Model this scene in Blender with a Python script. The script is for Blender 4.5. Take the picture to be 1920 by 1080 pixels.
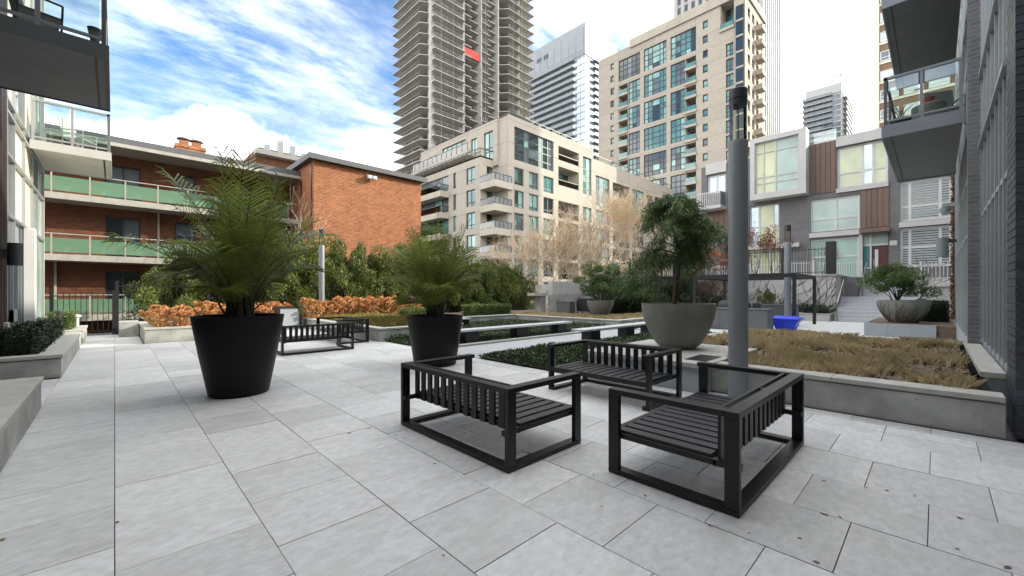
import bpy, bmesh, math, random
import numpy as np
from mathutils import Vector, Matrix
R = random.Random(11)
NP = np.random.default_rng(5)
for o in list(bpy.data.objects): bpy.data.objects.remove(o)
SC = bpy.context.scene
COL = SC.collection
rad = math.radians

# ------------------------------------------------------------------ camera
F, HZ, EYE = 769.0, 548.0, 1.5                  # focal length and horizon in photo pixels, eye height
AZ = math.atan((960 - 215) / F)                 # the terrace's long joints vanish at x = 215
cam = bpy.data.cameras.new('camera')
cam.sensor_width = 36.0
cam.lens = 36.0 * F / 1920
cam.shift_y = (HZ - 540) / 1920
cam.clip_start, cam.clip_end = 0.05, 3000
co = bpy.data.objects.new('camera', cam); COL.objects.link(co)
co.location = (0, 0, EYE); co.rotation_euler = (rad(90), 0, -AZ)
SC.camera = co

# ------------------------------------------------------------------ sky and sun
SUN_EL, SUN_AZ = rad(24.0), rad(120)            # heading clockwise from +Y
W = bpy.data.worlds.new('World'); SC.world = W; W.use_nodes = True
nt = W.node_tree; nt.nodes.clear()
def wn(t, **k):
    n = nt.nodes.new(t)
    for a, b in k.items(): setattr(n, a, b)
    return n
L = nt.links.new
sky = wn('ShaderNodeTexSky', sky_type='NISHITA', sun_disc=False, sun_elevation=SUN_EL, sun_rotation=SUN_AZ,
         air_density=1.0, dust_density=0.6, ozone_density=1.6)
tc = wn('ShaderNodeTexCoord')
sep = wn('ShaderNodeSeparateXYZ'); L(tc.outputs['Generated'], sep.inputs[0])
def wm(op, a, b=None, c=None):
    n = wn('ShaderNodeMath', operation=op)
    for i, x in enumerate((a, b, c)):
        if x is None: continue
        if isinstance(x, (int, float)): n.inputs[i].default_value = x
        else: L(x, n.inputs[i])
    return n.outputs[0]
zz = wm('ADD', wm('MAXIMUM', sep.outputs[2], 0.0), 0.16)
cmb = wn('ShaderNodeCombineXYZ')
L(wm('DIVIDE', sep.outputs[0], zz), cmb.inputs[0]); L(wm('DIVIDE', sep.outputs[1], zz), cmb.inputs[1])
mp = wn('ShaderNodeMapping'); L(cmb.outputs[0], mp.inputs[0])
mp.inputs['Location'].default_value = (3.35, 1.9, 0.0)
n1 = wn('ShaderNodeTexNoise'); n1.inputs['Scale'].default_value = 0.62; n1.inputs['Detail'].default_value = 9
n1.inputs['Roughness'].default_value = 0.58; n1.inputs['Distortion'].default_value = 0.35; L(mp.outputs[0], n1.inputs['Vector'])
mp2 = wn('ShaderNodeMapping'); L(cmb.outputs[0], mp2.inputs[0]); mp2.inputs['Scale'].default_value = (1.0, 2.2, 1); mp2.inputs['Rotation'].default_value = (0, 0, 0.9)
n2 = wn('ShaderNodeTexNoise'); n2.inputs['Scale'].default_value = 2.4; n2.inputs['Detail'].default_value = 10
n2.inputs['Roughness'].default_value = 0.66; L(mp2.outputs[0], n2.inputs['Vector'])
n3 = wn('ShaderNodeTexNoise'); n3.inputs['Scale'].default_value = 4.5; n3.inputs['Detail'].default_value = 8; n3.inputs['Roughness'].default_value = 0.55; L(tc.outputs['Generated'], n3.inputs['Vector'])
m4 = wn('ShaderNodeMapping'); L(tc.outputs['Generated'], m4.inputs[0]); m4.inputs['Location'].default_value = (0.0, 0.0, 0.0)
n4 = wn('ShaderNodeTexNoise'); n4.inputs['Scale'].default_value = 1.9; n4.inputs['Detail'].default_value = 6; L(m4.outputs[0], n4.inputs['Vector'])
m5 = wn('ShaderNodeMapping'); L(m4.outputs[0], m5.inputs[0]); m5.inputs['Location'].default_value = (7.0, 3.0, 5.0); m5.inputs['Scale'].default_value = (1, 1, 1.6)
n5 = wn('ShaderNodeTexNoise'); n5.inputs['Scale'].default_value = 2.6; n5.inputs['Detail'].default_value = 9; n5.inputs['Roughness'].default_value = 0.55; L(m5.outputs[0], n5.inputs['Vector'])
def ramp(src, a, b, ca=(0, 0, 0, 1), cb=(1, 1, 1, 1)):
    r = wn('ShaderNodeValToRGB'); e = r.color_ramp.elements
    e[0].position, e[1].position = a, b; e[0].color, e[1].color = ca, cb
    r.color_ramp.interpolation = 'EASE'; L(src, r.inputs[0]); return r.outputs[0]
# a thick layer with one open gap, thin wisps in the gap and a cloud bank low all round
gx, gy = wn('ShaderNodeSeparateXYZ'), None
L(cmb.outputs[0], gx.inputs[0])
dx_, dy_ = wm('SUBTRACT', gx.outputs[0], 0.22), wm('SUBTRACT', gx.outputs[1], 1.25)
gd = wm('SQRT', wm('ADD', wm('MULTIPLY', dx_, dx_), wm('MULTIPLY', wm('MULTIPLY', dy_, dy_), 0.7)))
thick = ramp(wm('ADD', n1.outputs[0], wm('MULTIPLY', wm('MINIMUM', wm('SUBTRACT', gd, 0.80), 0.30), 0.34)), 0.44, 0.62)
wisp = wm('MULTIPLY', ramp(n2.outputs[0], 0.32, 0.74), 0.34)
bank = ramp(wm('ADD', sep.outputs[2], wm('ADD', wm('MULTIPLY', wm('SUBTRACT', n3.outputs[0], 0.5), 0.22), wm('MULTIPLY', wm('SUBTRACT', n4.outputs[0], 0.5), 0.9))), 0.325, 0.385, (1, 1, 1, 1), (0, 0, 0, 1))
mask = wm('MINIMUM', wm('MAXIMUM', wm('MAXIMUM', thick, wisp), bank), 1.0)
ccol = ramp(n5.outputs[0], 0.36, 0.70, (1.0, 0.985, 0.955, 1), (0.115, 0.121, 0.132, 1))
CLOUD = 15.0
csc = wn('ShaderNodeVectorMath', operation='SCALE'); L(ccol, csc.inputs[0]); csc.inputs['Scale'].default_value = CLOUD
blue = wn('ShaderNodeMix', data_type='RGBA', blend_type='MULTIPLY'); blue.inputs[0].default_value = 1.0
L(sky.outputs[0], blue.inputs[6]); blue.inputs[7].default_value = (0.54, 0.71, 0.86, 1)
mix = wn('ShaderNodeMix', data_type='RGBA'); L(mask, mix.inputs[0]); L(blue.outputs[2], mix.inputs[6]); L(csc.outputs[0], mix.inputs[7])
bg = wn('ShaderNodeBackground'); bg.inputs['Strength'].default_value = 0.15; L(mix.outputs[2], bg.inputs['Color'])
wo = wn('ShaderNodeOutputWorld'); L(bg.outputs[0], wo.inputs['Surface'])
sd = bpy.data.lights.new('sun', 'SUN'); sd.energy = 2.7; sd.angle = rad(0.53); sd.color = (1.0, 0.90, 0.74)
so = bpy.data.objects.new('sun', sd); COL.objects.link(so)
TOSUN = Vector((math.sin(SUN_AZ) * math.cos(SUN_EL), math.cos(SUN_AZ) * math.cos(SUN_EL), math.sin(SUN_EL)))
so.rotation_euler = TOSUN.to_track_quat('Z', 'Y').to_euler(); so.location = (20, -20, 60)
vs = SC.view_settings
vs.view_transform = 'Standard'; vs.look = 'None'; vs.gamma = 1.0; vs.exposure = 1.28; vs.use_curve_mapping = False
SC.render.engine = 'CYCLES'
SC.cycles.max_bounces = 7; SC.cycles.transparent_max_bounces = 16

# ------------------------------------------------------------------ pixel helpers (photo pixels of 1920 x 1080)
VD = (math.sin(AZ), math.cos(AZ)); RD = (math.cos(AZ), -math.sin(AZ))
def ray(u):
    k = (u - 960) / F
    return VD[0] + k * RD[0], VD[1] + k * RD[1]
def pd(u, d): r = ray(u); return r[0] * d, r[1] * d
def gp(u, v, z=0.0): return pd(u, F * (EYE - z) / (v - HZ))
def yOnX(u, X): r = ray(u); return X * r[1] / r[0]
def xOnY(u, Y): r = ray(u); return Y * r[0] / r[1]
def dist(x, y): return x * VD[0] + y * VD[1]
def zat(v, d): return EYE - (v - HZ) * d / F
def proj(x, y, z):
    d = dist(x, y); return 960 + F * (x * RD[0] + y * RD[1]) / d, HZ - F * (z - EYE) / d

# ------------------------------------------------------------------ materials
MATS = {}
def mat(name, col, rough=0.6, var=0.12, scale=6.0, bump=0.0, bscale=80.0, metal=0.0, spec=0.5, rand=0.0,
        stretch=None, coat=0.0, trans=0.0, spots=None):
    m = bpy.data.materials.new(name); m.use_nodes = True; MATS[name] = m
    n = m.node_tree.nodes; l = m.node_tree.links.new; p = n['Principled BSDF']
    p.inputs['Roughness'].default_value = rough; p.inputs['Metallic'].default_value = metal
    p.inputs['Specular IOR Level'].default_value = spec; p.inputs['Coat Weight'].default_value = coat
    t = n.new('ShaderNodeTexCoord'); vec = t.outputs['Object']
    oi = n.new('ShaderNodeObjectInfo')
    if rand:                                             # every piece reads another place of the grain
        sc = n.new('ShaderNodeVectorMath'); sc.operation = 'SCALE'; sc.inputs[0].default_value = (37, 53, 29)
        l(oi.outputs['Random'], sc.inputs['Scale'])
        ad = n.new('ShaderNodeVectorMath'); ad.operation = 'ADD'; l(vec, ad.inputs[0]); l(sc.outputs[0], ad.inputs[1]); vec = ad.outputs[0]
    if stretch:
        g = n.new('ShaderNodeMapping'); g.inputs['Scale'].default_value = stretch; l(vec, g.inputs[0]); vec = g.outputs[0]
    ns = n.new('ShaderNodeTexNoise'); ns.inputs['Scale'].default_value = scale; ns.inputs['Detail'].default_value = 7
    ns.inputs['Roughness'].default_value = 0.62; l(vec, ns.inputs['Vector'])
    rp = n.new('ShaderNodeValToRGB'); e = rp.color_ramp.elements; e[0].position, e[1].position = 0.3, 0.7
    e[0].color = tuple(c * (1 - var) for c in col) + (1,); e[1].color = tuple(min(1, c * (1 + var)) for c in col) + (1,)
    l(ns.outputs[0], rp.inputs[0]); out = rp.outputs[0]
    if spots:
        sn = n.new('ShaderNodeTexNoise'); sn.inputs['Scale'].default_value = spots[0]; sn.inputs['Detail'].default_value = 5; l(vec, sn.inputs['Vector'])
        sr = n.new('ShaderNodeValToRGB'); sr.color_ramp.elements[0].position = spots[1]; sr.color_ramp.elements[1].position = spots[2]
        l(sn.outputs[0], sr.inputs[0])
        mx = n.new('ShaderNodeMix'); mx.data_type = 'RGBA'; l(sr.outputs[0], mx.inputs[0]); l(out, mx.inputs[6]); mx.inputs[7].default_value = spots[3] + (1,)
        out = mx.outputs[2]
    if rand:
        hv = n.new('ShaderNodeHueSaturation'); mr = n.new('ShaderNodeMapRange')
        mr.inputs[3].default_value = 1 - rand; mr.inputs[4].default_value = 1 + rand; l(oi.outputs['Random'], mr.inputs[0])
        l(mr.outputs[0], hv.inputs['Value']); l(out, hv.inputs['Color']); out = hv.outputs[0]
    l(out, p.inputs['Base Color'])
    if bump:
        bn = n.new('ShaderNodeTexNoise'); bn.inputs['Scale'].default_value = bscale; bn.inputs['Detail'].default_value = 5; l(vec, bn.inputs['Vector'])
        bp = n.new('ShaderNodeBump'); bp.inputs['Strength'].default_value = bump; bp.inputs['Distance'].default_value = 0.01
        l(bn.outputs[0], bp.inputs['Height']); l(bp.outputs[0], p.inputs['Normal'])
    if trans:
        tb = n.new('ShaderNodeBsdfTranslucent'); l(out, tb.inputs['Color']); ms = n.new('ShaderNodeMixShader'); ms.inputs[0].default_value = trans
        l(p.outputs[0], ms.inputs[1]); l(tb.outputs[0], ms.inputs[2]); l(ms.outputs[0], n['Material Output'].inputs['Surface'])
    return m
def brickmat(name, c1, c2, mortar, bw, bh, ms=0.012, rough=0.85, bump=0.5, offs=0.5, var=0.25, spec=0.3, blotch=0.0):
    m = bpy.data.materials.new(name); m.use_nodes = True; MATS[name] = m
    n = m.node_tree.nodes; l = m.node_tree.links.new; p = n['Principled BSDF']; p.inputs['Roughness'].default_value = rough
    p.inputs['Specular IOR Level'].default_value = spec
    t = n.new('ShaderNodeTexCoord'); s = n.new('ShaderNodeSeparateXYZ'); l(t.outputs['Object'], s.inputs[0])
    a = n.new('ShaderNodeMath'); a.operation = 'ADD'; l(s.outputs[0], a.inputs[0]); l(s.outputs[1], a.inputs[1])
    c = n.new('ShaderNodeCombineXYZ'); l(a.outputs[0], c.inputs[0]); l(s.outputs[2], c.inputs[1])
    b = n.new('ShaderNodeTexBrick'); l(c.outputs[0], b.inputs['Vector']); b.offset = offs
    b.inputs['Scale'].default_value = 1.0; b.inputs['Brick Width'].default_value = bw; b.inputs['Row Height'].default_value = bh
    b.inputs['Mortar Size'].default_value = ms; b.inputs['Mortar Smooth'].default_value = 0.15; b.inputs['Bias'].default_value = 0.0
    b.inputs['Color1'].default_value = c1 + (1,); b.inputs['Color2'].default_value = c2 + (1,); b.inputs['Mortar'].default_value = mortar + (1,)
    ns = n.new('ShaderNodeTexNoise'); ns.inputs['Scale'].default_value = 1.3; ns.inputs['Detail'].default_value = 8; l(t.outputs['Object'], ns.inputs['Vector'])
    mr = n.new('ShaderNodeMapRange'); mr.inputs[3].default_value = 1 - var; mr.inputs[4].default_value = 1 + var; l(ns.outputs[0], mr.inputs[0])
    hv = n.new('ShaderNodeHueSaturation'); l(mr.outputs[0], hv.inputs['Value']); l(b.outputs['Color'], hv.inputs['Color'])
    l(hv.outputs[0], p.inputs['Base Color'])
    bp = n.new('ShaderNodeBump'); bp.inputs['Strength'].default_value = bump; bp.inputs['Distance'].default_value = 0.02; bp.invert = True
    l(b.outputs['Fac'], bp.inputs['Height']); l(bp.outputs[0], p.inputs['Normal'])
    return m
def glassmat(name, col, mixr=0.75, rough=0.02):
    """clear pane: see-through with a mirror sheen"""
    m = bpy.data.materials.new(name); m.use_nodes = True; MATS[name] = m
    n = m.node_tree.nodes; l = m.node_tree.links.new; n.remove(n['Principled BSDF'])
    t = n.new('ShaderNodeBsdfTransparent'); t.inputs[0].default_value = col + (1,)
    g = n.new('ShaderNodeBsdfGlossy'); g.inputs['Roughness'].default_value = rough
    f = n.new('ShaderNodeFresnel'); f.inputs[0].default_value = 1.5
    a = n.new('ShaderNodeMath'); a.operation = 'MULTIPLY_ADD'; a.inputs[1].default_value = 1.0; a.inputs[2].default_value = 1 - mixr - 0.18; l(f.outputs[0], a.inputs[0])
    x = n.new('ShaderNodeMixShader'); l(a.outputs[0], x.inputs[0]); l(t.outputs[0], x.inputs[1]); l(g.outputs[0], x.inputs[2])
    l(x.outputs[0], n['Material Output'].inputs['Surface'])
    return m
def panemat(name, col, rough=0.06, wav=0.15, spec=0.9, metal=0.0):
    """window pane with a dim room behind it and a slightly wavy reflection"""
    m = mat(name, col, rough, 0.35, 0.35, wav, 1.1, metal, spec, 0.0)
    return m
mat('paver', (0.505, 0.513, 0.518), 0.66, 0.15, 16, 0.12, 160, rand=0.13, stretch=(0.7, 1.2, 1), spots=(3.4, 0.50, 0.95, (0.40, 0.395, 0.38)))
mat('grout', (0.10, 0.10, 0.098), 0.95)
mat('concrete', (0.34, 0.35, 0.33), 0.85, 0.32, 2.2, 0.30, 60, spots=(22, 0.66, 0.72, (0.15, 0.15, 0.14)))
mat('coping', (0.40, 0.40, 0.37), 0.75, 0.14, 5.0, 0.15, 120)
mat('pale_concrete', (0.46, 0.46, 0.44), 0.85, 0.14, 2.0, 0.2, 50)
mat('stone_grey', (0.44, 0.45, 0.47), 0.6, 0.12, 12, 0.1, 150)
mat('bowl_concrete', (0.21, 0.215, 0.185), 0.75, 0.22, 2.2, 0.15, 60, stretch=(1, 1, 0.35))
mat('bench_black', (0.0065, 0.007, 0.009), 0.40, 0.25, 9, 0.05, 200, spec=0.45)
mat('slat_grey', (0.020, 0.022, 0.028), 0.46, 0.2, 8, 0.05, 160, spec=0.5, rand=0.12)
mat('pot_black', (0.005, 0.005, 0.007), 0.48, 0.3, 4, 0.03, 30, spec=0.22)
mat('soil', (0.030, 0.022, 0.016), 0.95, 0.4, 20, 0.8, 60)
mat('mulch', (0.15, 0.11, 0.08), 0.95, 0.5, 25, 0.9, 50)
mat('lamp_grey', (0.20, 0.22, 0.23), 0.38, 0.06, 3)
mat('lamp_dark', (0.035, 0.038, 0.042), 0.45, 0.1, 5)
mat('black_steel', (0.014, 0.014, 0.016), 0.45, 0.2, 5)
mat('gravel', (0.34, 0.355, 0.37), 0.9, 0.45, 28, 0.8, 45)
mat('asphalt', (0.06, 0.06, 0.062), 0.9, 0.2, 4, 0.3, 90)
mat('dirt', (0.09, 0.075, 0.055), 0.95, 0.3, 3)
mat('white_paint', (0.58, 0.59, 0.585), 0.5, 0.05, 2)
mat('white_panel', (0.46, 0.46, 0.445), 0.55, 0.07, 1.2)
mat('grey_metal', (0.20, 0.22, 0.235), 0.45, 0.08, 3, 0, 10, 0.2)
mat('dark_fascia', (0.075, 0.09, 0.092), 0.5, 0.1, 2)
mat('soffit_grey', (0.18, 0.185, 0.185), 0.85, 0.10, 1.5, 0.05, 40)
mat('soffit_sunlit', (0.55, 0.54, 0.47), 0.85, 0.08, 2, 0.05, 40)  # bounced sunlight put into the soffit colour
mat('alu', (0.42, 0.44, 0.45), 0.38, 0.06, 3, 0, 10, 0.5)
mat('siding_brown', (0.040, 0.028, 0.028), 0.5, 0.2, 4)
mat('cream_panel', (0.66, 0.64, 0.52), 0.6, 0.06, 1)
mat('green_panel', (0.105, 0.205, 0.125), 0.55, 0.14, 1.2, spots=(2.5, 0.60, 0.8, (0.19, 0.29, 0.20)))
mat('slab_white', (0.36, 0.345, 0.305), 0.85, 0.14, 3, 0.2, 30, spots=(5, 0.62, 0.75, (0.30, 0.27, 0.23)))
mat('roof_grey', (0.10, 0.105, 0.11), 0.7, 0.1, 3)
mat('wood_panel', (0.150, 0.096, 0.074), 0.6, 0.14, 1.6, rand=0.10, stretch=(6, 6, 0.5))
mat('door_red', (0.080, 0.024, 0.017), 0.45, 0.15, 2)
mat('precast', (0.45, 0.405, 0.335), 0.85, 0.12, 0.5, 0.1, 10)
mat('precast_tan', (0.40, 0.36, 0.30), 0.85, 0.14, 0.35, 0.1, 6)
mat('raw_slab', (0.44, 0.425, 0.39), 0.9, 0.18, 0.4)
mat('raw_wall', (0.22, 0.212, 0.195), 0.9, 0.2, 0.3)
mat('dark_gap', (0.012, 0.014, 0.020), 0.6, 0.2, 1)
mat('red_tarp', (0.62, 0.07, 0.05), 0.6, 0.1, 1)
mat('pale_metal', (0.36, 0.39, 0.41), 0.4, 0.1, 0.2, 0, 5, 0.2)
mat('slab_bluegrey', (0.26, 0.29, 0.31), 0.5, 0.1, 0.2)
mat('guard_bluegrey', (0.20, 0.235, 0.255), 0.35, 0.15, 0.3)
mat('tower_white', (0.40, 0.405, 0.40), 0.6, 0.08, 0.3)
mat('frame_green', (0.045, 0.075, 0.075), 0.45, 0.1, 1)
mat('frame_dark', (0.028, 0.032, 0.038), 0.45, 0.1, 1)
panemat('pane_dark', (0.018, 0.030, 0.034))
panemat('pane_teal', (0.085, 0.20, 0.19))
panemat('pane_pale', (0.24, 0.40, 0.36))
panemat('pane_grey', (0.10, 0.125, 0.14))
panemat('pane_blue', (0.055, 0.085, 0.115), 0.04, 0.05)
panemat('pane_yellow', (0.42, 0.47, 0.28), 0.10, 0.3)
panemat('pane_mint', (0.30, 0.42, 0.38), 0.18, 0.2)
panemat('pane_white', (0.55, 0.60, 0.58), 0.15, 0.1)
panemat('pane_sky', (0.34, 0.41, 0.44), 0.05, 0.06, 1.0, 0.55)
mat('blind', (0.36, 0.40, 0.40), 0.6, 0.08, 3)
glassmat('clear_glass', (0.86, 0.93, 0.90))
glassmat('rail_glass', (0.42, 0.56, 0.54), 0.72)
glassmat('lamp_glass', (0.90, 0.93, 0.90), 0.80)
mat('bin_blue', (0.008, 0.045, 0.60), 0.38, 0.06, 3)
mat('cover_black', (0.008, 0.009, 0.014), 0.5, 0.3, 5, 0.6, 9)
mat('cabinet_grey', (0.115, 0.120, 0.125), 0.55, 0.1, 2)
mat('panel_grey', (0.33, 0.36, 0.38), 0.5, 0.06, 2)
mat('terracotta', (0.42, 0.07, 0.05), 0.6, 0.1, 5)
mat('pot_green', (0.02, 0.07, 0.045), 0.5, 0.1, 5)
brickmat('brick_orange', (0.38, 0.130, 0.044), (0.20, 0.058, 0.022), (0.42, 0.27, 0.17), 0.24, 0.078, 0.010, var=0.30)
brickmat('brick_red', (0.185, 0.058, 0.026), (0.115, 0.036, 0.018), (0.16, 0.10, 0.07), 0.24, 0.078, 0.010, var=0.30)  # albedo lowered to stand in for shade over the walk-up's front
brickmat('brick_brown', (0.24, 0.150, 0.095), (0.19, 0.115, 0.072), (0.24, 0.20, 0.16), 0.24, 0.078, 0.010, var=0.2)
brickmat('brick_grey', (0.17, 0.167, 0.175), (0.13, 0.128, 0.135), (0.21, 0.21, 0.21), 0.24, 0.08, 0.010, var=0.2)
brickmat('precast_joint', (0.43, 0.39, 0.33), (0.39, 0.355, 0.30), (0.25, 0.225, 0.19), 7.6, 3.0, 0.035, 0.85, 0.3, 0.0, 0.12)
brickmat('tan_joint', (0.40, 0.36, 0.30), (0.36, 0.325, 0.27), (0.25, 0.225, 0.19), 9.0, 2.98, 0.04, 0.85, 0.3, 0.0, 0.14)
mat('brick_piece', (0.050, 0.058, 0.075), 0.42, 0.25, 10, 0.3, 60, rand=0.22)
mat('mortar', (0.36, 0.36, 0.36), 0.95)
mat('bark', (0.075, 0.058, 0.042), 0.9, 0.3, 12, 0.5, 40)
mat('bark_pale', (0.40, 0.335, 0.27), 0.85, 0.25, 3, 0.3, 30)
mat('bark_birch', (0.52, 0.48, 0.42), 0.8, 0.25, 3)
mat('twig_tan', (0.52, 0.42, 0.30), 0.85, 0.3, 2)
mat('twig_dark', (0.10, 0.065, 0.048), 0.85, 0.3, 2)
mat('vine', (0.13, 0.085, 0.06), 0.9, 0.3, 3)
mat('palm_leaf', (0.150, 0.185, 0.034), 0.34, 0.65, 1.6, trans=0.45)
mat('palm_stem', (0.060, 0.072, 0.030), 0.6, 0.3, 5)
mat('palm_fibre', (0.030, 0.024, 0.016), 0.9, 0.4, 9)
mat('conifer', (0.095, 0.155, 0.048), 0.5, 0.55, 3.0, trans=0.25)
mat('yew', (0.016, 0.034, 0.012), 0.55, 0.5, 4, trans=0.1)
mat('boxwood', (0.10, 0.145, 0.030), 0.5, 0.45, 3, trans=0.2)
mat('hedge_leaf', (0.115, 0.150, 0.028), 0.5, 0.60, 0.9, trans=0.2)  # mottling stands for sunlit tops and dark gaps in the hedge
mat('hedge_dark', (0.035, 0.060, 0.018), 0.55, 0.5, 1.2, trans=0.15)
mat('ground_leaf', (0.034, 0.066, 0.018), 0.42, 0.5, 3, trans=0.12)
mat('hydrangea', (0.62, 0.34, 0.15), 0.8, 0.45, 4.5, trans=0.25)
mat('hydrangea_stem', (0.55, 0.31, 0.13), 0.8, 0.3, 3, trans=0.2)
mat('dry_grass', (0.70, 0.58, 0.36), 0.8, 0.25, 1.6, trans=0.35, spots=(1.1, 0.55, 0.72, (0.42, 0.40, 0.18)))
mat('sedge_green', (0.30, 0.27, 0.08), 0.8, 0.3, 2.0, trans=0.2)
mat('leaf_gold', (0.52, 0.30, 0.035), 0.6, 0.3, 1, trans=0.3)
mat('vine_leaf', (0.17, 0.070, 0.040), 0.7, 0.4, 3, trans=0.15)
mat('leaf_rust', (0.27, 0.095, 0.042), 0.6, 0.4, 1.5, trans=0.3)
mat('fallen_leaf', (0.12, 0.085, 0.035), 0.7, 0.4, 20)

# ------------------------------------------------------------------ mesh helpers
class MB:
    def __init__(s): s.v = []; s.f = []; s.sm = False
    def quad(s, a, b, c, d):
        n = len(s.v); s.v += [a, b, c, d]; s.f.append((n, n + 1, n + 2, n + 3))
    def tri(s, a, b, c):
        n = len(s.v); s.v += [a, b, c]; s.f.append((n, n + 1, n + 2))
    def box(s, x0, x1, y0, y1, z0, z1):
        if x0 > x1: x0, x1 = x1, x0
        if y0 > y1: y0, y1 = y1, y0
        if z0 > z1: z0, z1 = z1, z0
        n = len(s.v)
        s.v += [(x0, y0, z0), (x1, y0, z0), (x1, y1, z0), (x0, y1, z0), (x0, y0, z1), (x1, y0, z1), (x1, y1, z1), (x0, y1, z1)]
        s.f += [tuple(n + i for i in q) for q in ((3, 2, 1, 0), (4, 5, 6, 7), (0, 1, 5, 4), (1, 2, 6, 5), (2, 3, 7, 6), (3, 0, 4, 7))]
        return s
    def prism(s, pts, z0, z1):
        n = len(s.v); k = len(pts)
        s.v += [(x, y, z0) for x, y in pts] + [(x, y, z1) for x, y in pts]
        s.f.append(tuple(n + i for i in reversed(range(k)))); s.f.append(tuple(n + k + i for i in range(k)))
        for i in range(k): j = (i + 1) % k; s.f.append((n + i, n + j, n + k + j, n + k + i))
        return s
    def lathe(s, prof, c, seg=32, wob=None, cap=True):
        n = len(s.v); k = len(prof)
        for r, z in prof:
            for i in range(seg):
                a = 2 * math.pi * i / seg; q = r * (wob(a, z) if wob else 1)
                s.v.append((c[0] + q * math.cos(a), c[1] + q * math.sin(a), c[2] + z))
        for j in range(k - 1):
            for i in range(seg):
                i2 = (i + 1) % seg
                s.f.append((n + j * seg + i, n + j * seg + i2, n + (j + 1) * seg + i2, n + (j + 1) * seg + i))
        if cap:
            s.f.append(tuple(n + i for i in reversed(range(seg)))); s.f.append(tuple(n + (k - 1) * seg + i for i in range(seg)))
        s.sm = True
        return s
    def tube(s, pts, rs, seg=6):
        n0 = len(s.v); P = [Vector(p) for p in pts]
        if isinstance(rs, (int, float)): rs = [rs] * len(P)
        for i, p in enumerate(P):
            d = (P[min(i + 1, len(P) - 1)] - P[max(i - 1, 0)])
            d = d.normalized() if d.length > 1e-6 else Vector((0, 0, 1))
            a = d.cross(Vector((0, 0, 1)) if abs(d.z) < 0.9 else Vector((1, 0, 0))).normalized(); b = d.cross(a)
            for k in range(seg):
                t = 2 * math.pi * k / seg; q = p + (a * math.cos(t) + b * math.sin(t)) * rs[i]; s.v.append(tuple(q))
        for i in range(len(P) - 1):
            for k in range(seg):
                k2 = (k + 1) % seg
                s.f.append((n0 + i * seg + k, n0 + i * seg + k2, n0 + (i + 1) * seg + k2, n0 + (i + 1) * seg + k))
        s.f.append(tuple(n0 + k for k in reversed(range(seg)))); s.f.append(tuple(n0 + (len(P) - 1) * seg + k for k in range(seg)))
        s.sm = True
        return s
    def mesh(s, name, off=(0, 0, 0)):
        m = bpy.data.meshes.new(name)
        m.from_pydata([(x - off[0], y - off[1], z - off[2]) for x, y, z in s.v], [], s.f)
        b = bmesh.new(); b.from_mesh(m); bmesh.ops.recalc_face_normals(b, faces=b.faces); b.to_mesh(m); b.free()
        if s.sm:
            m.shade_smooth(); m.set_sharp_from_angle(angle=rad(38))
        return m
WL = {}
def wl(o): return WL.get(o.name, (0, 0, 0)) if o else (0, 0, 0)
def put(name, mesh, m, parent=None, loc=None):
    o = bpy.data.objects.new(name, mesh); COL.objects.link(o)
    if m and not mesh.materials: mesh.materials.append(MATS[m])
    if parent: o.parent = parent
    if loc: o.location = loc
    return o
def part(name, mb, m, parent=None, bev=0.0, label=None):
    """mb in world coordinates, stored relative to its parent"""
    off = wl(parent)
    o = put(name, mb.mesh(name, off), m, parent); WL[o.name] = off
    if parent is None: WL[o.name] = (0, 0, 0)
    if bev: bevel(o, bev)
    if label: o['label'] = label
    return o
def bevel(o, w, seg=2):
    b = o.modifiers.new('bevel', 'BEVEL'); b.width = w; b.segments = seg; b.limit_method = 'ANGLE'; b.angle_limit = rad(40)
BOXES = {}
def bpart(name, x0, x1, y0, y1, z0, z1, m, parent=None, bev=0.0):
    """a box part whose mesh is shared by every alike box"""
    if x0 > x1: x0, x1 = x1, x0
    if y0 > y1: y0, y1 = y1, y0
    if z0 > z1: z0, z1 = z1, z0
    k = (round(x1 - x0, 3), round(y1 - y0, 3), round(z1 - z0, 3), m)
    if k not in BOXES:
        a, b, c = k[0] / 2, k[1] / 2, k[2] / 2
        BOXES[k] = MB().box(-a, a, -b, b, -c, c).mesh(name); BOXES[k].materials.append(MATS[m])
    off = wl(parent); c = ((x0 + x1) / 2, (y0 + y1) / 2, (z0 + z1) / 2)
    o = put(name, BOXES[k], m, parent, (c[0] - off[0], c[1] - off[1], c[2] - off[2])); WL[o.name] = c
    if bev: bevel(o, bev)
    return o
def tag(o, label, cat, group=None):
    o['label'] = label; o['category'] = cat
    if group: o['group'] = group
    return o
def thing(name, label, cat, loc=(0, 0, 0), group=None):
    o = bpy.data.objects.new(name, None); COL.objects.link(o); o.location = loc; WL[o.name] = tuple(loc); o.empty_display_size = 0.2
    return tag(o, label, cat, group)
def one(name, mb, m, label, cat, group=None, bev=0.0):
    return tag(part(name, mb, m, None, bev), label, cat, group)
def struct(name, mb, m): o = part(name, mb, m); o['kind'] = 'structure'; return o
def stuff(o): o['kind'] = 'stuff'; return o
def copy_tree(o, parent=None):
    c = o.copy(); COL.objects.link(c); c.parent = parent
    if parent: c.matrix_parent_inverse = o.matrix_parent_inverse
    for ch in [x for x in KIDS.get(o.name, [])]: copy_tree(ch, c)
    return c
KIDS = {}
def index_children():
    KIDS.clear()
    for o in bpy.data.objects:
        if o.parent: KIDS.setdefault(o.parent.name, []).append(o)
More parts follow.
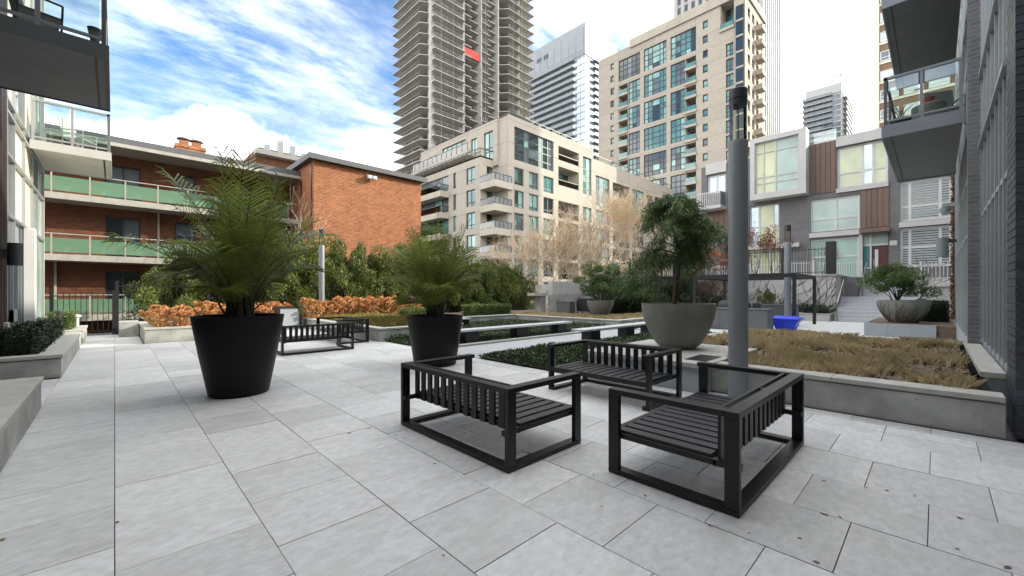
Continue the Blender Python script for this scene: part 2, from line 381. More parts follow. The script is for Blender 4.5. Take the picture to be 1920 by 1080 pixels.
def nmesh(name, verts, k):
    """numpy soup of n polygons with k corners each"""
    n = len(verts) // k; m = bpy.data.meshes.new(name)
    m.vertices.add(n * k); m.vertices.foreach_set('co', np.ascontiguousarray(verts, dtype=np.float32).ravel())
    m.loops.add(n * k); m.loops.foreach_set('vertex_index', np.arange(n * k, dtype=np.int32))
    m.polygons.add(n); m.polygons.foreach_set('loop_start', np.arange(0, n * k, k, dtype=np.int32))
    m.polygons.foreach_set('loop_total', np.full(n, k, dtype=np.int32))
    m.update(); m.validate(); return m
def leaves(c, length, width, up=0.3, out=None, fold=0.0):
    """diamond leaves at the points c, randomly turned; out pulls them along given directions"""
    n = len(c); d = NP.normal(size=(n, 3))
    if out is not None: d = d * 0.6 + out
    d[:, 2] += up; d /= np.linalg.norm(d, axis=1)[:, None] + 1e-9
    a = np.cross(d, NP.normal(size=(n, 3))); a /= np.linalg.norm(a, axis=1)[:, None] + 1e-9
    l = (length * NP.uniform(0.6, 1.3, n))[:, None]; w = (width * NP.uniform(0.7, 1.2, n))[:, None]
    v = np.stack([c, c + d * l * 0.45 + a * w * 0.5, c + d * l, c + d * l * 0.45 - a * w * 0.5], axis=1)
    return v.reshape(-1, 3)
def blades(c, h, w, lean=0.35):
    n = len(c); a = NP.uniform(0, 6.283, n); hh = h * NP.uniform(0.55, 1.25, n)
    ln = np.stack([np.cos(a), np.sin(a)], 1) * (NP.uniform(0, lean, n) * hh)[:, None]
    s = np.stack([-np.sin(a), np.cos(a), np.zeros(n)], 1) * (w * 0.5)
    m = c.copy(); m[:, :2] += ln * 0.35; m[:, 2] += hh * 0.6
    t = c.copy(); t[:, :2] += ln; t[:, 2] += hh
    return np.stack([c - s, c + s, m + s * 0.7, t, m - s * 0.7], axis=1).reshape(-1, 3)

# a wall seen as a sheet of (s, z): face '-x' lies at x = p and looks to -x, s is y there; the others likewise
def fbox(face, p, s0, s1, z0, z1, d0, d1):
    """box between outward distances d0 and d1 of the wall plane -> x0,x1,y0,y1,z0,z1"""
    if face == '-x': return (p - d1, p - d0, s0, s1, z0, z1)
    if face == '+x': return (p + d0, p + d1, s0, s1, z0, z1)
    if face == '-y': return (s0, s1, p - d1, p - d0, z0, z1)
    return (s0, s1, p + d0, p + d1, z0, z1)
def fpt(face, p, s, z, d):
    return {'-x': (p - d, s, z), '+x': (p + d, s, z), '-y': (s, p - d, z), '+y': (s, p + d, z)}[face]
def wall_holes(mb, face, p, s0, s1, z0, z1, holes, depth=0.3):
    """front sheet of a wall with openings and their reveals"""
    S = sorted({s0, s1} | {min(max(q, s0), s1) for h in holes for q in h[:2]})
    Z = sorted({z0, z1} | {min(max(q, z0), z1) for h in holes for q in h[2:4]})
    for i in range(len(S) - 1):
        for j in range(len(Z) - 1):
            cs, cz = (S[i] + S[i + 1]) / 2, (Z[j] + Z[j + 1]) / 2
            if any(h[0] < cs < h[1] and h[2] < cz < h[3] for h in holes): continue
            mb.quad(*(fpt(face, p, a, b, 0) for a, b in ((S[i], Z[j]), (S[i + 1], Z[j]), (S[i + 1], Z[j + 1]), (S[i], Z[j + 1]))))
    for a, b, c, d in [h[:4] for h in holes]:
        for (q0, w0), (q1, w1) in (((a, c), (b, c)), ((b, c), (b, d)), ((b, d), (a, d)), ((a, d), (a, c))):
            mb.quad(fpt(face, p, q0, w0, 0), fpt(face, p, q1, w1, 0), fpt(face, p, q1, w1, -depth), fpt(face, p, q0, w0, -depth))
    return mb
def window(parent, face, p, s0, s1, z0, z1, cols, rows, frame, panes, depth=0.22, bar=0.06, proud=0.03, name='window'):
    """window part: frame bars plus one pane child per light. cols / rows: inner split positions 0..1"""
    if s0 > s1: s0, s1 = s1, s0
    cs = [0] + list(cols) + [1]; rs = [0] + list(rows) + [1]
    fr = MB(); b = bar / 2
    for k, c in enumerate(cs):
        q = s0 + (s1 - s0) * c; q = min(max(q, s0 + b), s1 - b); fr.box(*fbox(face, p, q - b, q + b, z0, z1, -depth, -depth + proud + 0.03))
    for k, c in enumerate(rs):
        q = z0 + (z1 - z0) * c; q = min(max(q, z0 + b), z1 - b); fr.box(*fbox(face, p, s0, s1, q - b, q + b, -depth, -depth + proud + 0.027))
    w = part(name, fr, frame, parent)
    off = wl(parent); base = panes[R.randrange(len(panes))] if isinstance(panes, (list, tuple)) else panes
    for i in range(len(cs) - 1):
        cm_ = base if isinstance(panes, str) or R.random() < 0.55 else panes[R.randrange(len(panes))]
        for j in range(len(rs) - 1):
            a0, a1 = s0 + (s1 - s0) * cs[i] + b * 0.8, s0 + (s1 - s0) * cs[i + 1] - b * 0.8
            b0, b1 = z0 + (z1 - z0) * rs[j] + b * 0.8, z0 + (z1 - z0) * rs[j + 1] - b * 0.8
            m = cm_ if isinstance(panes, str) or R.random() < 0.85 else panes[R.randrange(len(panes))]
            q = MB().box(*fbox(face, p, a0, a1, b0, b1, -depth - 0.02, -depth + 0.012))
            part('pane', q, m, w)
    return w

# ================================================================== the setting
struct('ground', MB().box(-900, 1500, -900, 1500, -3.6, -3.0), 'asphalt')
pod = MB(); pod.box(-14, 40, -16, 22.2, -2.99, -0.06)
terrace = struct('terrace_floor', pod, 'grout')
# pavers 0.69 x 0.667 in strips that run along Y, every other strip half a paver on
PX, PY = 0.69, 0.667
REG = [(-0.69, 6.47, -3.0, 4.6), (-0.69, 5.92, 4.6, 16.0), (-0.69, 0.6, 16.0, 20.2), (3.2, 5.75, 16.0, 18.9), (-2.07, -0.69, -3.0, 10.6),
       (13.6, 27.0, -0.4, 6.9), (15.5, 27.0, 6.9, 8.6)]
cells = []
def add_cells(x0r, x1r, y0r, y1r):
    n0 = math.floor(x0r / PX + 1e-6)
    for n in range(n0, math.ceil(x1r / PX)):
        a, b = max(x0r, n * PX), min(x1r, (n + 1) * PX)
        ph = 3.05 if n % 2 == 0 else 2.70
        k = math.floor((y0r - ph) / PY)
        while ph + k * PY < y1r:
            c, d = max(y0r, ph + k * PY), min(y1r, ph + (k + 1) * PY); k += 1
            if b - a > 0.03 and d - c > 0.03: cells.append((a, b, c, d))
add_cells(*REG[1][:2], -3.0, 16.0)
add_cells(5.92, 6.47, -3.0, 4.6)
for r in REG[2:]: add_cells(*r)
def inframe(c):
    x, y = (c[0] + c[1]) / 2, (c[2] + c[3]) / 2
    d = dist(x, y)
    if d < 1.6: return False
    u, v = proj(x, y, 0); return -60 < u < 1980 and v < 1150
vis = sorted((c for c in cells if inframe(c)), key=lambda c: dist((c[0] + c[1]) / 2, (c[2] + c[3]) / 2))
def paver_mb(mb, x0, x1, y0, y1, z):
    g, e = 0.0022, 0.0016
    x0 += g; x1 -= g; y0 += g; y1 -= g; n = len(mb.v)
    mb.v += [(x0, y0, -0.05), (x1, y0, -0.05), (x1, y1, -0.05), (x0, y1, -0.05), (x0, y0, z - e), (x1, y0, z - e), (x1, y1, z - e), (x0, y1, z - e),
             (x0 + e, y0 + e, z), (x1 - e, y0 + e, z), (x1 - e, y1 - e, z), (x0 + e, y1 - e, z)]
    for i in range(4):
        j = (i + 1) % 4; mb.f += [(n + i, n + j, n + 4 + j, n + 4 + i), (n + 4 + i, n + 4 + j, n + 8 + j, n + 8 + i)]
    mb.f.append((n + 8, n + 9, n + 10, n + 11))
PM = {}
for c in vis[:295]:
    k = (round(c[1] - c[0], 3), round(c[3] - c[2], 3))
    if k not in PM:
        q = MB(); paver_mb(q, -k[0] / 2, k[0] / 2, -k[1] / 2, k[1] / 2, 0.0); PM[k] = q.mesh('paver'); PM[k].materials.append(MATS['paver'])
    o = put('paver', PM[k], 'paver', terrace, ((c[0] + c[1]) / 2, (c[2] + c[3]) / 2, R.uniform(-0.002, 0.0015)))
    o.rotation_euler = (R.uniform(-.001, .001), R.uniform(-.001, .001), 0)
rest = MB(); near = set(vis[:295])
for c in cells:
    if c not in near: paver_mb(rest, *c, R.uniform(-0.002, 0.0015))
stuff(part('far_pavers', rest, 'paver', terrace))
struct('gravel_path', MB().box(5.95, 15.0, 7.2, 9.0, -0.05, 0.004), 'gravel')
struct('planting_soil', MB().box(5.95, 15.0, 4.6, 7.15, -0.05, 0.03).box(5.95, 15.0, 9.3, 15.2, -0.05, 0.03), 'soil')

# ------------------------------------------------------------------ planters of cast concrete
def planter(name, label, x0, x1, y0, y1, h=0.41, wallw=0.16, cap=0.07, sides='NESW', fill='mulch', fz=None, group=None, capw=0.30, over=0.02, loc=None, capmat='coping', wmat='concrete'):
    t = thing(name, label, 'planter', (x0, y0, 0), group)
    def seg(nm, a, b, c, d, z0, z1, m, bv): part(nm, MB().box(a, b, c, d, z0, z1), m, t, bv)
    for s in sides:
        if s == 'W': q = (x0, x0 + wallw, y0 + (wallw if 'S' in sides else 0), y1 - (wallw if 'N' in sides else 0))
        if s == 'E': q = (x1 - wallw, x1, y0 + (wallw if 'S' in sides else 0), y1 - (wallw if 'N' in sides else 0))
        if s == 'S': q = (x0, x1, y0, y0 + wallw)
        if s == 'N': q = (x0, x1, y1 - wallw, y1)
        seg('wall', *q, 0.0, h - cap, wmat, 0.008)
        # coping stones of about 1.5 m laid end to end
        a, b, c, d = q
        if s in 'WE':
            if s == 'W': a, b = x0 - over, x0 + capw
            else: a, b = x1 - capw, x1 + over
            c, d = y0 + (capw if 'S' in sides else 0), y1 - (capw if 'N' in sides else 0)
            n = max(1, round((d - c) / 1.6))
            for i in range(n): seg('coping_stone', a, b, c + (d - c) * i / n + 0.002, c + (d - c) * (i + 1) / n - 0.002, h - cap + 0.012, h, capmat, 0.006)
        else:
            if s == 'S': c, d = y0 - over, y0 + capw
            else: c, d = y1 - capw, y1 + over
            a, b = x0 - (over if 'W' in sides else 0), x1 + (over if 'E' in sides else 0)
            n = max(1, round((b - a) / 1.6))
            for i in range(n): seg('coping_stone', a + (b - a) * i / n + 0.002, a + (b - a) * (i + 1) / n - 0.002, c, d, h - cap + 0.012, h, capmat, 0.006)
        # dark shadow joint under the coping
    fz = h - 0.06 if fz is None else fz
    seg('planting_bed', x0 + wallw, x1 - wallw, y0 + wallw, y1 - wallw, fz - 0.25, fz, fill, 0)
    return t
planter('concrete_planter', 'bare low concrete planter along the left facade, nearest the camera corner of the terrace', -1.45, -0.68, 2.0, 8.05, 0.41, sides='NESW', fill='soil', fz=0.30)
planter('concrete_planter', 'shaded low concrete planter holding a dark clipped yew hedge', -1.45, -0.67, 10.7, 16.35, 0.41, sides='NES', fill='soil')
planter('concrete_planter', 'sunlit low concrete planter holding a bright boxwood cube by the fence', -1.45, -0.66, 17.2, 19.6, 0.41, sides='NES', fill='soil')
planter('concrete_planter', 'sunlit concrete planter full of dried orange hydrangeas', 0.62, 3.2, 16.0, 20.0, 0.45, sides='ESWN', fill='mulch')
planter('concrete_planter', 'concrete planter wall corner beside the far black loveseat, topped with pale sedge', 5.75, 8.9, 11.68, 20.0, 0.41, sides='SWE', fill='mulch')
planter('concrete_planter', 'raised bed with low clipped box hedge behind the ground cover', 8.9, 15.0, 15.2, 20.0, 0.36, sides='S', fill='mulch')
planter('concrete_planter', 'raised concrete bed carrying the bowl pot and concrete grill wall', 15.0, 24.0, 9.1, 20.0, 0.34, sides='SW', fill='mulch')
planter('concrete_planter', 'long concrete planter of dry tan grass under the right facade windows', 6.50, 13.35, -0.50, 4.05, 0.43, sides='WNE', fill='mulch', fz=0.36)
bx = one('concrete_block', MB().box(0.10, 0.60, 18.9, 20.0, 0, 0.50), 'concrete', 'short plain concrete block between the fence opening and hydrangea planter', 'block', bev=0.01)
# plinth of the big bowl, standing against the grass planter
pl = thing('concrete_plinth', 'square concrete plinth under the largest bowl pot', 'plinth', (6.15, 2.3, 0))
part('base', MB().box(6.22, 8.6, 2.36, 4.42, 0, 0.372), 'panel_grey', pl, 0.006)
part('slab', MB().box(6.17, 8.65, 2.31, 4.47, 0.375, 0.445), 'coping', pl, 0.008)
part('vent_grille', MB().box(6.45, 7.1, 2.42, 2.75, 0.446, 0.452), 'black_steel', pl)
# panel-faced planter in front of the steps
pp = thing('panelled_planter', 'grey panel-faced planter under the vine-covered bowl', 'planter', (18.5, -0.45, 0))
for i in range(3): bpart('panel', 18.5, 18.55, -0.02 + i * 0.57, -0.02 + i * 0.57 + 0.565, 0.0, 0.455, 'panel_grey', pp)
bpart('panel', 18.56, 23.0, 1.66, 1.71, 0.0, 0.455, 'panel_grey', pp)
part('end_wall', MB().box(18.62, 18.9, -0.45, -0.03, 0, 0.40), 'concrete', pp)
part('planting_bed', MB().box(18.56, 23.0, -0.45, 1.655, 0.0, 0.44), 'mulch', pp)
# kerb of the path and curb in front of the far ground cover
one('stone_kerb', MB().box(5.95, 15.0, 9.03, 9.22, -0.04, 0.06), 'coping', 'straight stone kerb between grey path and far ground cover', 'kerb', bev=0.008)

# ------------------------------------------------------------------ fallen leaves
LM = {}
for i in range(4):
    q = MB(); n = 9
    for j in range(n):
        a = 2 * math.pi * j / n; r = 1 + 0.35 * R.uniform(-1, 1); q.v.append((r * math.cos(a), 0.62 * r * math.sin(a), 0.12 * R.uniform(0, 1) + 0.10 * abs(math.sin(a))))
    q.v.append((0, 0, 0.05))
    for j in range(n): q.f.append((j, (j + 1) % n, n))
    LM[i] = q.mesh('fallen_leaf'); LM[i].materials.append(MATS['fallen_leaf'])
spots = [(1053, 877), (1113, 891), (1128, 950), (1330, 985), (1405, 1000), (1625, 915), (1545, 965), (1575, 970), (1663, 920), (1795, 1030), (1800, 972), (902, 856),
         (815, 870), (870, 890), (990, 850), (670, 797), (692, 803), (655, 812), (742, 816), (758, 822), (830, 798), (845, 805), (870, 812), (315, 785), (300, 742), (95, 730),
         (80, 732), (215, 703), (222, 690), (550, 750), (600, 806), (1470, 880), (1545, 902), (1715, 930), (1890, 1065), (1530, 1055), (1370, 860), (1210, 930), (220, 980), (5, 1013),
         (1700, 845), (1680, 788), (1570, 772), (1500, 1010), (832, 1042), (745, 790), (925, 806), (1155, 735), (1125, 720), (990, 700)]
for u, v in spots:
    x, y = gp(u, v); s = R.uniform(0.009, 0.020)
    o = put('fallen_leaf', LM[R.randrange(4)], 'fallen_leaf', None, (x, y, 0.002)); o.scale = (s, s, s); o.rotation_euler = (0, 0, R.uniform(0, 6.28))
    tag(o, 'small curled brown leaf lying on the pavers', 'leaf', 'fallen leaves on the pavers')

# ------------------------------------------------------------------ black loveseats
def loveseat(label, origin, rot, Ln, D, H=0.70, SH=0.36):
    t = thing('garden_loveseat', label, 'loveseat', origin + (0,), 'black slatted loveseats on the terrace'); t.rotation_euler = (0, 0, rot)
    def b(nm, x0, x1, y0, y1, z0, z1, m='bench_black', bv=0.004):
        k = (round(x1 - x0, 3), round(y1 - y0, 3), round(z1 - z0, 3), m)
        if k not in BOXES:
            p, q, r = k[0] / 2, k[1] / 2, k[2] / 2
            BOXES[k] = MB().box(-p, p, -q, q, -r, r).mesh(nm); BOXES[k].materials.append(MATS[m])
        o = put(nm, BOXES[k], m, t, ((x0 + x1) / 2, (y0 + y1) / 2, (z0 + z1) / 2))
        if bv: bevel(o, bv)
        return o
    w, th = 0.095, 0.045
    for x in (0, Ln - th):                       # end frames: two legs, arm, base runner, seat bearer
        b('leg', x, x + th, 0, w, th, H - th); b('leg', x, x + th, D - w, D, th, H - th)
    e = 0.001
    for x in (0, Ln - w):
        b('arm_rail', x, x + w, w + e, D, H - th, H); b('base_rail', x, x + w, w + e, D, 0.006, th)
    for x in (th + e, Ln - 2 * th - e): b('seat_bearer', x, x + th, 0.004, D - 0.052, SH - 0.07, SH - 0.024)
    b('back_rail', 0, Ln, 0, w, H - th, H); b('base_rail', 0, Ln, 0, w, 0.006, th)
    b('seat_rail', th + e, Ln - th - e, D - 0.05, D - 0.004, SH - 0.07, SH)
    b('seat_rail', 2 * th + 3 * e, Ln - 2 * th - 3 * e, 0.205, 0.25, SH - 0.08, SH - 0.024); b('seat_rail', 2 * th + 3 * e, Ln - 2 * th - 3 * e, D * 0.58, D * 0.58 + 0.05, SH - 0.07, SH - 0.024)
    n = round((Ln - 2 * th) / 0.128); pw = (Ln - 2 * th) / n
    for i in range(n):
        x = th + i * pw; b('seat_slat', x + 0.018, x + pw - 0.018, 0.20, D - 0.052, SH - 0.022, SH, 'slat_grey', 0.003)
    for i in range(n):
        x = th + i * pw; o = b('back_slat', x + 0.028, x + pw - 0.028, 0.14, 0.162, SH - 0.07, H - 0.052, 'bench_black', 0.003)
    b('back_bearer', th + e, Ln - th - e, 0.138, 0.166, H - 0.050, H - 0.006); b('back_bearer', th + e, Ln - th - e, 0.163, 0.185, SH - 0.075, SH - 0.03)
    for x in (th + 0.02, Ln / 2, Ln - th - 0.06): b('bracket', x, x + 0.04, w + 0.001, 0.137, H - 0.04, H - 0.012)
    return t
loveseat('black slatted loveseat with its back turned to the tall black palm pots', (2.33, 4.22), rad(-90), 1.77, 1.0)
loveseat('black slatted loveseat facing the ground cover, in front of the grey lamp post', (2.96, 0.90), 0, 1.92, 1.0)
loveseat('black slatted loveseat standing against the plinth of the largest bowl', (5.78, 2.50), rad(90), 1.66, 0.97)
loveseat('black slatted loveseat right behind the largest black palm pot', (2.82, 10.68), 0, 1.72, 0.95)
loveseat('black slatted loveseat against the concrete planter corner with sedge', (5.52, 11.9), rad(90), 1.7, 0.95)

# ------------------------------------------------------------------ long stone benches on black blocks
def stone_bench(label, x0, x1, y, w=0.46, legs=(), z=0.43):
    t = thing('stone_bench', label, 'bench', (x0, y, 0), 'long stone benches in the planting')
    part('seat', MB().box(x0, x1, y - w / 2, y + w / 2, z - 0.055, z), 'stone_grey', t, 0.006)
    for x in legs: bpart('leg', x - 0.24, x + 0.24, y - w / 2 + 0.05, y + w / 2 - 0.06, -0.04, z - 0.057, 'bench_black', t, 0.004)
stone_bench('long stone bench on three black blocks along the kerb', 6.6, 12.0, 9.45, legs=(7.4, 9.45, 11.5))
stone_bench('long stone bench on black blocks beside the largest bowl', 9.55, 14.2, 7.15, legs=(10.2, 12.2, 13.7))
stone_bench('short stone bench in the far corner of the ground cover', 8.9, 10.6, 13.6, legs=(9.2, 10.3))

# ------------------------------------------------------------------ pots
def tapered_pot(label, c, rb, rt, h):
    t = thing('palm_pot', label, 'pot', (c[0], c[1], 0), 'tall black palm pots')
    q = MB(); q.lathe([(rb - 0.02, 0.0), (rb, 0.02), (rb + (rt - rb) * 0.55, h * 0.52), (rt, h - 0.015), (rt, h), (rt - 0.045, h), (rt - 0.05, h - 0.11)], (c[0], c[1], 0), 56, cap=False)
    n = len(q.v) - 56; q.f.append(tuple(n + i for i in range(56)))
    part('shell', q, 'pot_black', t)
    part('soil', MB().lathe([(rt - 0.06, h - 0.15), (rt - 0.052, h - 0.09)], (c[0], c[1], 0), 40), 'soil', t)
    return t
P1 = pd(449, 6.12); P2 = pd(816, 8.55)
tapered_pot('largest black tapered pot holding the big dense palm', P1, 0.385, 0.585, 1.16)
tapered_pot('black tapered pot holding the smaller palm behind the loveseat', P2, 0.43, 0.575, 1.02)
def bowl(label, c, r, rb, h, z0, group='concrete bowl pots'):
    t = thing('bowl_pot', label, 'pot', (c[0], c[1], z0), group)
    pr = [(rb * 0.96, 0), (rb, 0.015)]
    for i in range(1, 11):
        a = i / 10; pr.append((rb + (r - rb) * math.sin(a * math.pi / 2) ** 0.92, 0.015 + (h - 0.015) * (1 - math.cos(a * math.pi / 2)) ** 0.62 if i < 10 else h))
    pr += [(r - 0.035, h), (r - 0.05, h - 0.05), (r - 0.06, h - 0.09)]
    q = MB().lathe(pr, (c[0], c[1], z0), 56, cap=False); n = len(q.v) - 56; q.f.append(tuple(n + i for i in range(56)))
    part('shell', q, 'bowl_concrete', t)
    part('soil', MB().lathe([(r - 0.14, h - 0.12), (r - 0.068, h - 0.07)], (c[0], c[1], z0), 40), 'soil', t)
    return t
B1 = (7.72, 3.42); B2 = (17.5, 11.7); B3 = (19.9, 0.78)
bowl('largest concrete bowl pot holding the weeping conifer', B1, 0.665, 0.32, 0.84, 0.447)
bowl('concrete bowl pot holding a small pine in front of the grill wall', B2, 0.66, 0.30, 0.80, 0.285)
bowl('vine-covered concrete bowl pot at the foot of the steps', B3, 0.70, 0.33, 0.78, 0.442)
# irrigation hose looped on the big bowl
hp = [(B1[0] - 0.25 + 0.3 * math.cos(a), B1[1] + 0.18 + 0.14 * math.sin(a), 1.245 + 0.03 * math.sin(3 * a)) for a in [i * 0.5 for i in range(13)]]
one('irrigation_hose', MB().tube(hp, 0.012, 6), 'lamp_grey', 'thin grey hose looped on the soil of the largest bowl', 'hose')

# ------------------------------------------------------------------ lamp posts
def lamp(label, x, y):
    t = thing('lamp_post', label, 'lamp', (x, y, 0), 'round grey lamp posts')
    part('pole', MB().lathe([(0.124, 0), (0.124, 3.58), (0.119, 3.60)], (x, y, 0), 36), 'lamp_grey', t)
    part('base_plate', MB().lathe([(0.19, 0), (0.19, 0.012)], (x, y, 0.001), 36), 'lamp_grey', t)
    q = MB().lathe([(0.108, 3.601), (0.108, 4.10)], (x, y, 0), 32, cap=False); part('glass_tube', q, 'lamp_glass', t)
    part('inner_rod', MB().tube([(x, y, 3.6), (x, y, 4.1)], 0.008, 8), 'lamp_dark', t)
    part('cap', MB().lathe([(0.09, 4.085), (0.113, 4.09), (0.116, 4.17), (0.108, 4.172), (0.108, 4.185), (0.116, 4.187), (0.116, 4.31), (0.108, 4.32)], (x, y, 0), 36), 'lamp_dark', t)
    return t
lamp('round grey lamp post beside the loveseats and grass planter', *pd(1384, 5.72))
lamp('round grey lamp post beside the blue bin', *pd(1477, 17.2))
lamp('sunlit round lamp post in front of the hydrangeas and tall hedge', *pd(603, 18.4))

# ================================================================== own building: left wing
FX = -1.5                                          # left facade plane, looks to +x
lw = thing('left_wing_building', 'glass and dark ribbed building wing along the left of the terrace', 'building', (FX, 0, 0))
def ly(u): return yOnX(u, FX)
Yd, Ye = 12.6, 18.35
ZS = 5.05                                          # balcony soffit level
part('wall', MB().box(-13, FX - 0.30, -16, Ye - 0.02, 0, 10.6), 'cream_panel', lw)
part('wall_backing', MB().box(FX - 0.29, FX - 0.06, -16, Yd, 0, 10.59), 'siding_brown', lw)
k = 0; y = 5.6
while y < Yd - 0.05:                               # dark ribs
    bpart('siding_rib', FX - 0.058, FX, y, y + 0.075, 0.02, 10.5, 'siding_brown', lw); y += 0.14
ys = [Yd, 13.45, 14.75, 16.1, 17.0, Ye]; zs = [0.0, 3.03, 4.22, 5.05, 5.3, 8.1, 10.5]
cols = {0: 'pane_grey', 1: 'cream_panel', 2: 'cream_panel', 3: 'pane_mint', 4: 'pane_white'}
for i in range(len(ys) - 1):
    for j in range(len(zs) - 1):
        m = cols[i] if j else ('pane_grey' if i < 2 else ('cream_panel' if i == 2 else 'pane_mint'))
        if j >= 4: m = ('cream_panel', 'pane_grey', 'cream_panel', 'pane_mint', 'pane_grey')[i]
        bpart('pane' if m.startswith('pane') else 'panel', FX - 0.12, FX - 0.05, ys[i] + 0.035, ys[i + 1] - 0.035, zs[j] + 0.03, zs[j + 1] - 0.03, m, lw)
for y in ys: bpart('mullion', FX - 0.16, FX + 0.0, y - 0.035, y + 0.035, 0, 10.5, 'alu', lw)
for z in zs[1:]: bpart('transom', FX - 0.15, FX + 0.012, Yd, Ye, z - 0.03, z + 0.03, 'alu', lw)
part('corner_column', MB().box(FX - 0.02, FX + 0.16, 14.70, 14.95, 0, 3.0), 'white_paint', lw, 0.01)
bpart('end_wall', -13, FX - 0.005, Ye, Ye + 0.18, 0, 10.6, 'cream_panel', lw)
# glazed door with grey frame in the ribbed part
dr = part('door', MB().box(FX + 0.005, FX + 0.05, 12.75, 13.4, 0.02, 0.12).box(FX + 0.005, FX + 0.05, 12.75, 13.4, 0.9, 1.15).box(FX + 0.005, FX + 0.05, 12.75, 12.84, 0.12, 2.35).box(FX + 0.005, FX + 0.05, 13.31, 13.4, 0.12, 2.35), 'alu', lw)
sc = thing('wall_sconce', 'dark cylinder wall light on the ribbed left facade', 'wall light', (FX, 12.0, 2.2))
part('shade', MB().lathe([(0.10, 2.0), (0.10, 2.42)], (FX + 0.16, 12.0, 0), 24), 'lamp_dark', sc)
part('bracket', MB().box(FX + 0.001, FX + 0.07, 11.94, 12.06, 2.12, 2.3), 'lamp_dark', sc)
jb = one('outlet_box', MB().box(FX + 0.001, FX + 0.07, 12.1, 12.24, 0.75, 0.93), 'white_panel', 'small pale outlet box low on the ribbed left facade', 'outlet', bev=0.01)

def guard(t, pts, z0, h=1.02, post=0.05, rail='alu', panel='clear_glass', nposts=(2, 2)):
    """glass guard along the polyline pts"""
    for (a, b), n in zip(zip(pts[:-1], pts[1:]), nposts):
        A, B = Vector(a), Vector(b); d = (B - A); ln = d.length; d.normalize()
        q = MB(); w = 0.03
        ex = (min(A.x, B.x) - w, max(A.x, B.x) + w, min(A.y, B.y) - w, max(A.y, B.y) + w)
        part('top_rail', MB().box(*ex, z0 + h - 0.05, z0 + h), rail, t)
        part('bottom_rail', MB().box(ex[0] + 0.008, ex[1] - 0.008, ex[2] + 0.008, ex[3] - 0.008, z0 + 0.07, z0 + 0.11), rail, t)
        for i in range(n + 1):
            p = A + d * (ln * i / n); bpart('post', p.x - post / 2, p.x + post / 2, p.y - post / 2, p.y + post / 2, z0, z0 + h - 0.051, rail, t)
        for i in range(n):
            p, r_ = A + d * (ln * i / n + 0.05), A + d * (ln * (i + 1) / n - 0.05)
            bpart('glass_panel', min(p.x, r_.x) - 0.006, max(p.x, r_.x) + 0.006, min(p.y, r_.y) - 0.006, max(p.y, r_.y) + 0.006, z0 + 0.112, z0 + h - 0.052, panel, t)
def balcony(label, x0, x1, y0, y1, z, side, fascia, soffit, rail, group, th=0.20, nposts=(2, 2, 2)):
    t = thing('balcony', label, 'balcony', (x0, y0, z), group)
    part('slab', MB().box(x0 + 0.03, x1 - 0.03, y0 + 0.03, y1 - 0.03, z, z + th - 0.02), soffit, t)
    e = 0.031
    if side == 'left':     # hangs off the left facade, open edges -y, +x, +y
        fb = [(x0, x1, y0, y0 + e), (x1 - e, x1, y0 + e, y1 - e), (x0, x1, y1 - e, y1)]
        gl = [(x0 + 0.05, y0 + 0.06), (x1 - 0.06, y0 + 0.06), (x1 - 0.06, y1 - 0.06), (x0 + 0.05, y1 - 0.06)]
    else:                  # hangs off the right facade, open edges -x, +y, +x
        fb = [(x0, x0 + e, y0, y1), (x0 + e, x1 - e, y1 - e, y1), (x1 - e, x1, y0, y1)]
        gl = [(x0 + 0.06, y0 + 0.05), (x0 + 0.06, y1 - 0.06), (x1 - 0.06, y1 - 0.06), (x1 - 0.06, y0 + 0.05)]
    for a, b, c, d in fb: part('fascia', MB().box(a, b, c, d, z - 0.02, z + th), fascia, t)
    part('deck', MB().box(x0 + 0.035, x1 - 0.035, y0 + 0.035, y1 - 0.035, z + th - 0.015, z + th - 0.004), 'pale_concrete', t)
    # drip groove inset in the soffit
    q = MB()
    if side == 'left': q.box(x1 - 0.16, x1 - 0.13, y0 + 0.05, y1 - 0.05, z - 0.006, z - 0.001)
    else: q.box(x0 + 0.05, x1 - 0.05, y1 - 0.16, y1 - 0.13, z - 0.006, z - 0.001)
    part('drip_groove', q, 'black_steel', t)
    guard(t, [Vector((a, b, 0)) for a, b in gl], z + th, rail=rail, nposts=nposts)
    return t
balcony('shaded grey balcony with glass guard over the yew hedge planter', FX + 0.005, -0.06, 8.75, 11.25, ZS, 'left', 'dark_fascia', 'soffit_grey', 'grey_metal', 'balconies of the left wing', nposts=(2, 2, 2))
balcony('sunlit pale balcony with glass guard at the far end of the left wing', FX + 0.005, -0.06, 15.4, 18.0, ZS, 'left', 'white_panel', 'soffit_sunlit', 'alu', 'balconies of the left wing', nposts=(2, 2, 2))  # sunlight is put into the pale fascia and soffit colours
def garden_chair(label, x, y, z, m, rot):
    t = thing('balcony_chair', label, 'chair', (x, y, z)); t.rotation_euler = (0, 0, rot)
    def tb(nm, pts, r, mm=m): put(nm, MB().tube(pts, r, 8).mesh(nm), mm, t)
    for s in (-0.25, 0.25):
        tb('leg', [(s, -0.22, 0), (s, -0.24, 0.62), (s, -0.05, 0.64)], 0.014); tb('leg', [(s, 0.24, 0), (s, 0.2, 0.42), (s, 0.30, 0.95)], 0.014)
        tb('arm_rest', [(s, -0.24, 0.62), (s, 0.24, 0.64)], 0.017)
    tb('back_frame', [(-0.25, 0.30, 0.95), (0.25, 0.30, 0.95)], 0.014)
    put('seat', MB().box(-0.24, 0.24, -0.24, 0.22, 0.40, 0.43).mesh('seat'), m, t)
    put('backrest', MB().prism([(-0.235, 0.215), (0.235, 0.215), (0.235, 0.235), (-0.235, 0.235)], 0.45, 0.92).mesh('backrest'), m, t)
    return t
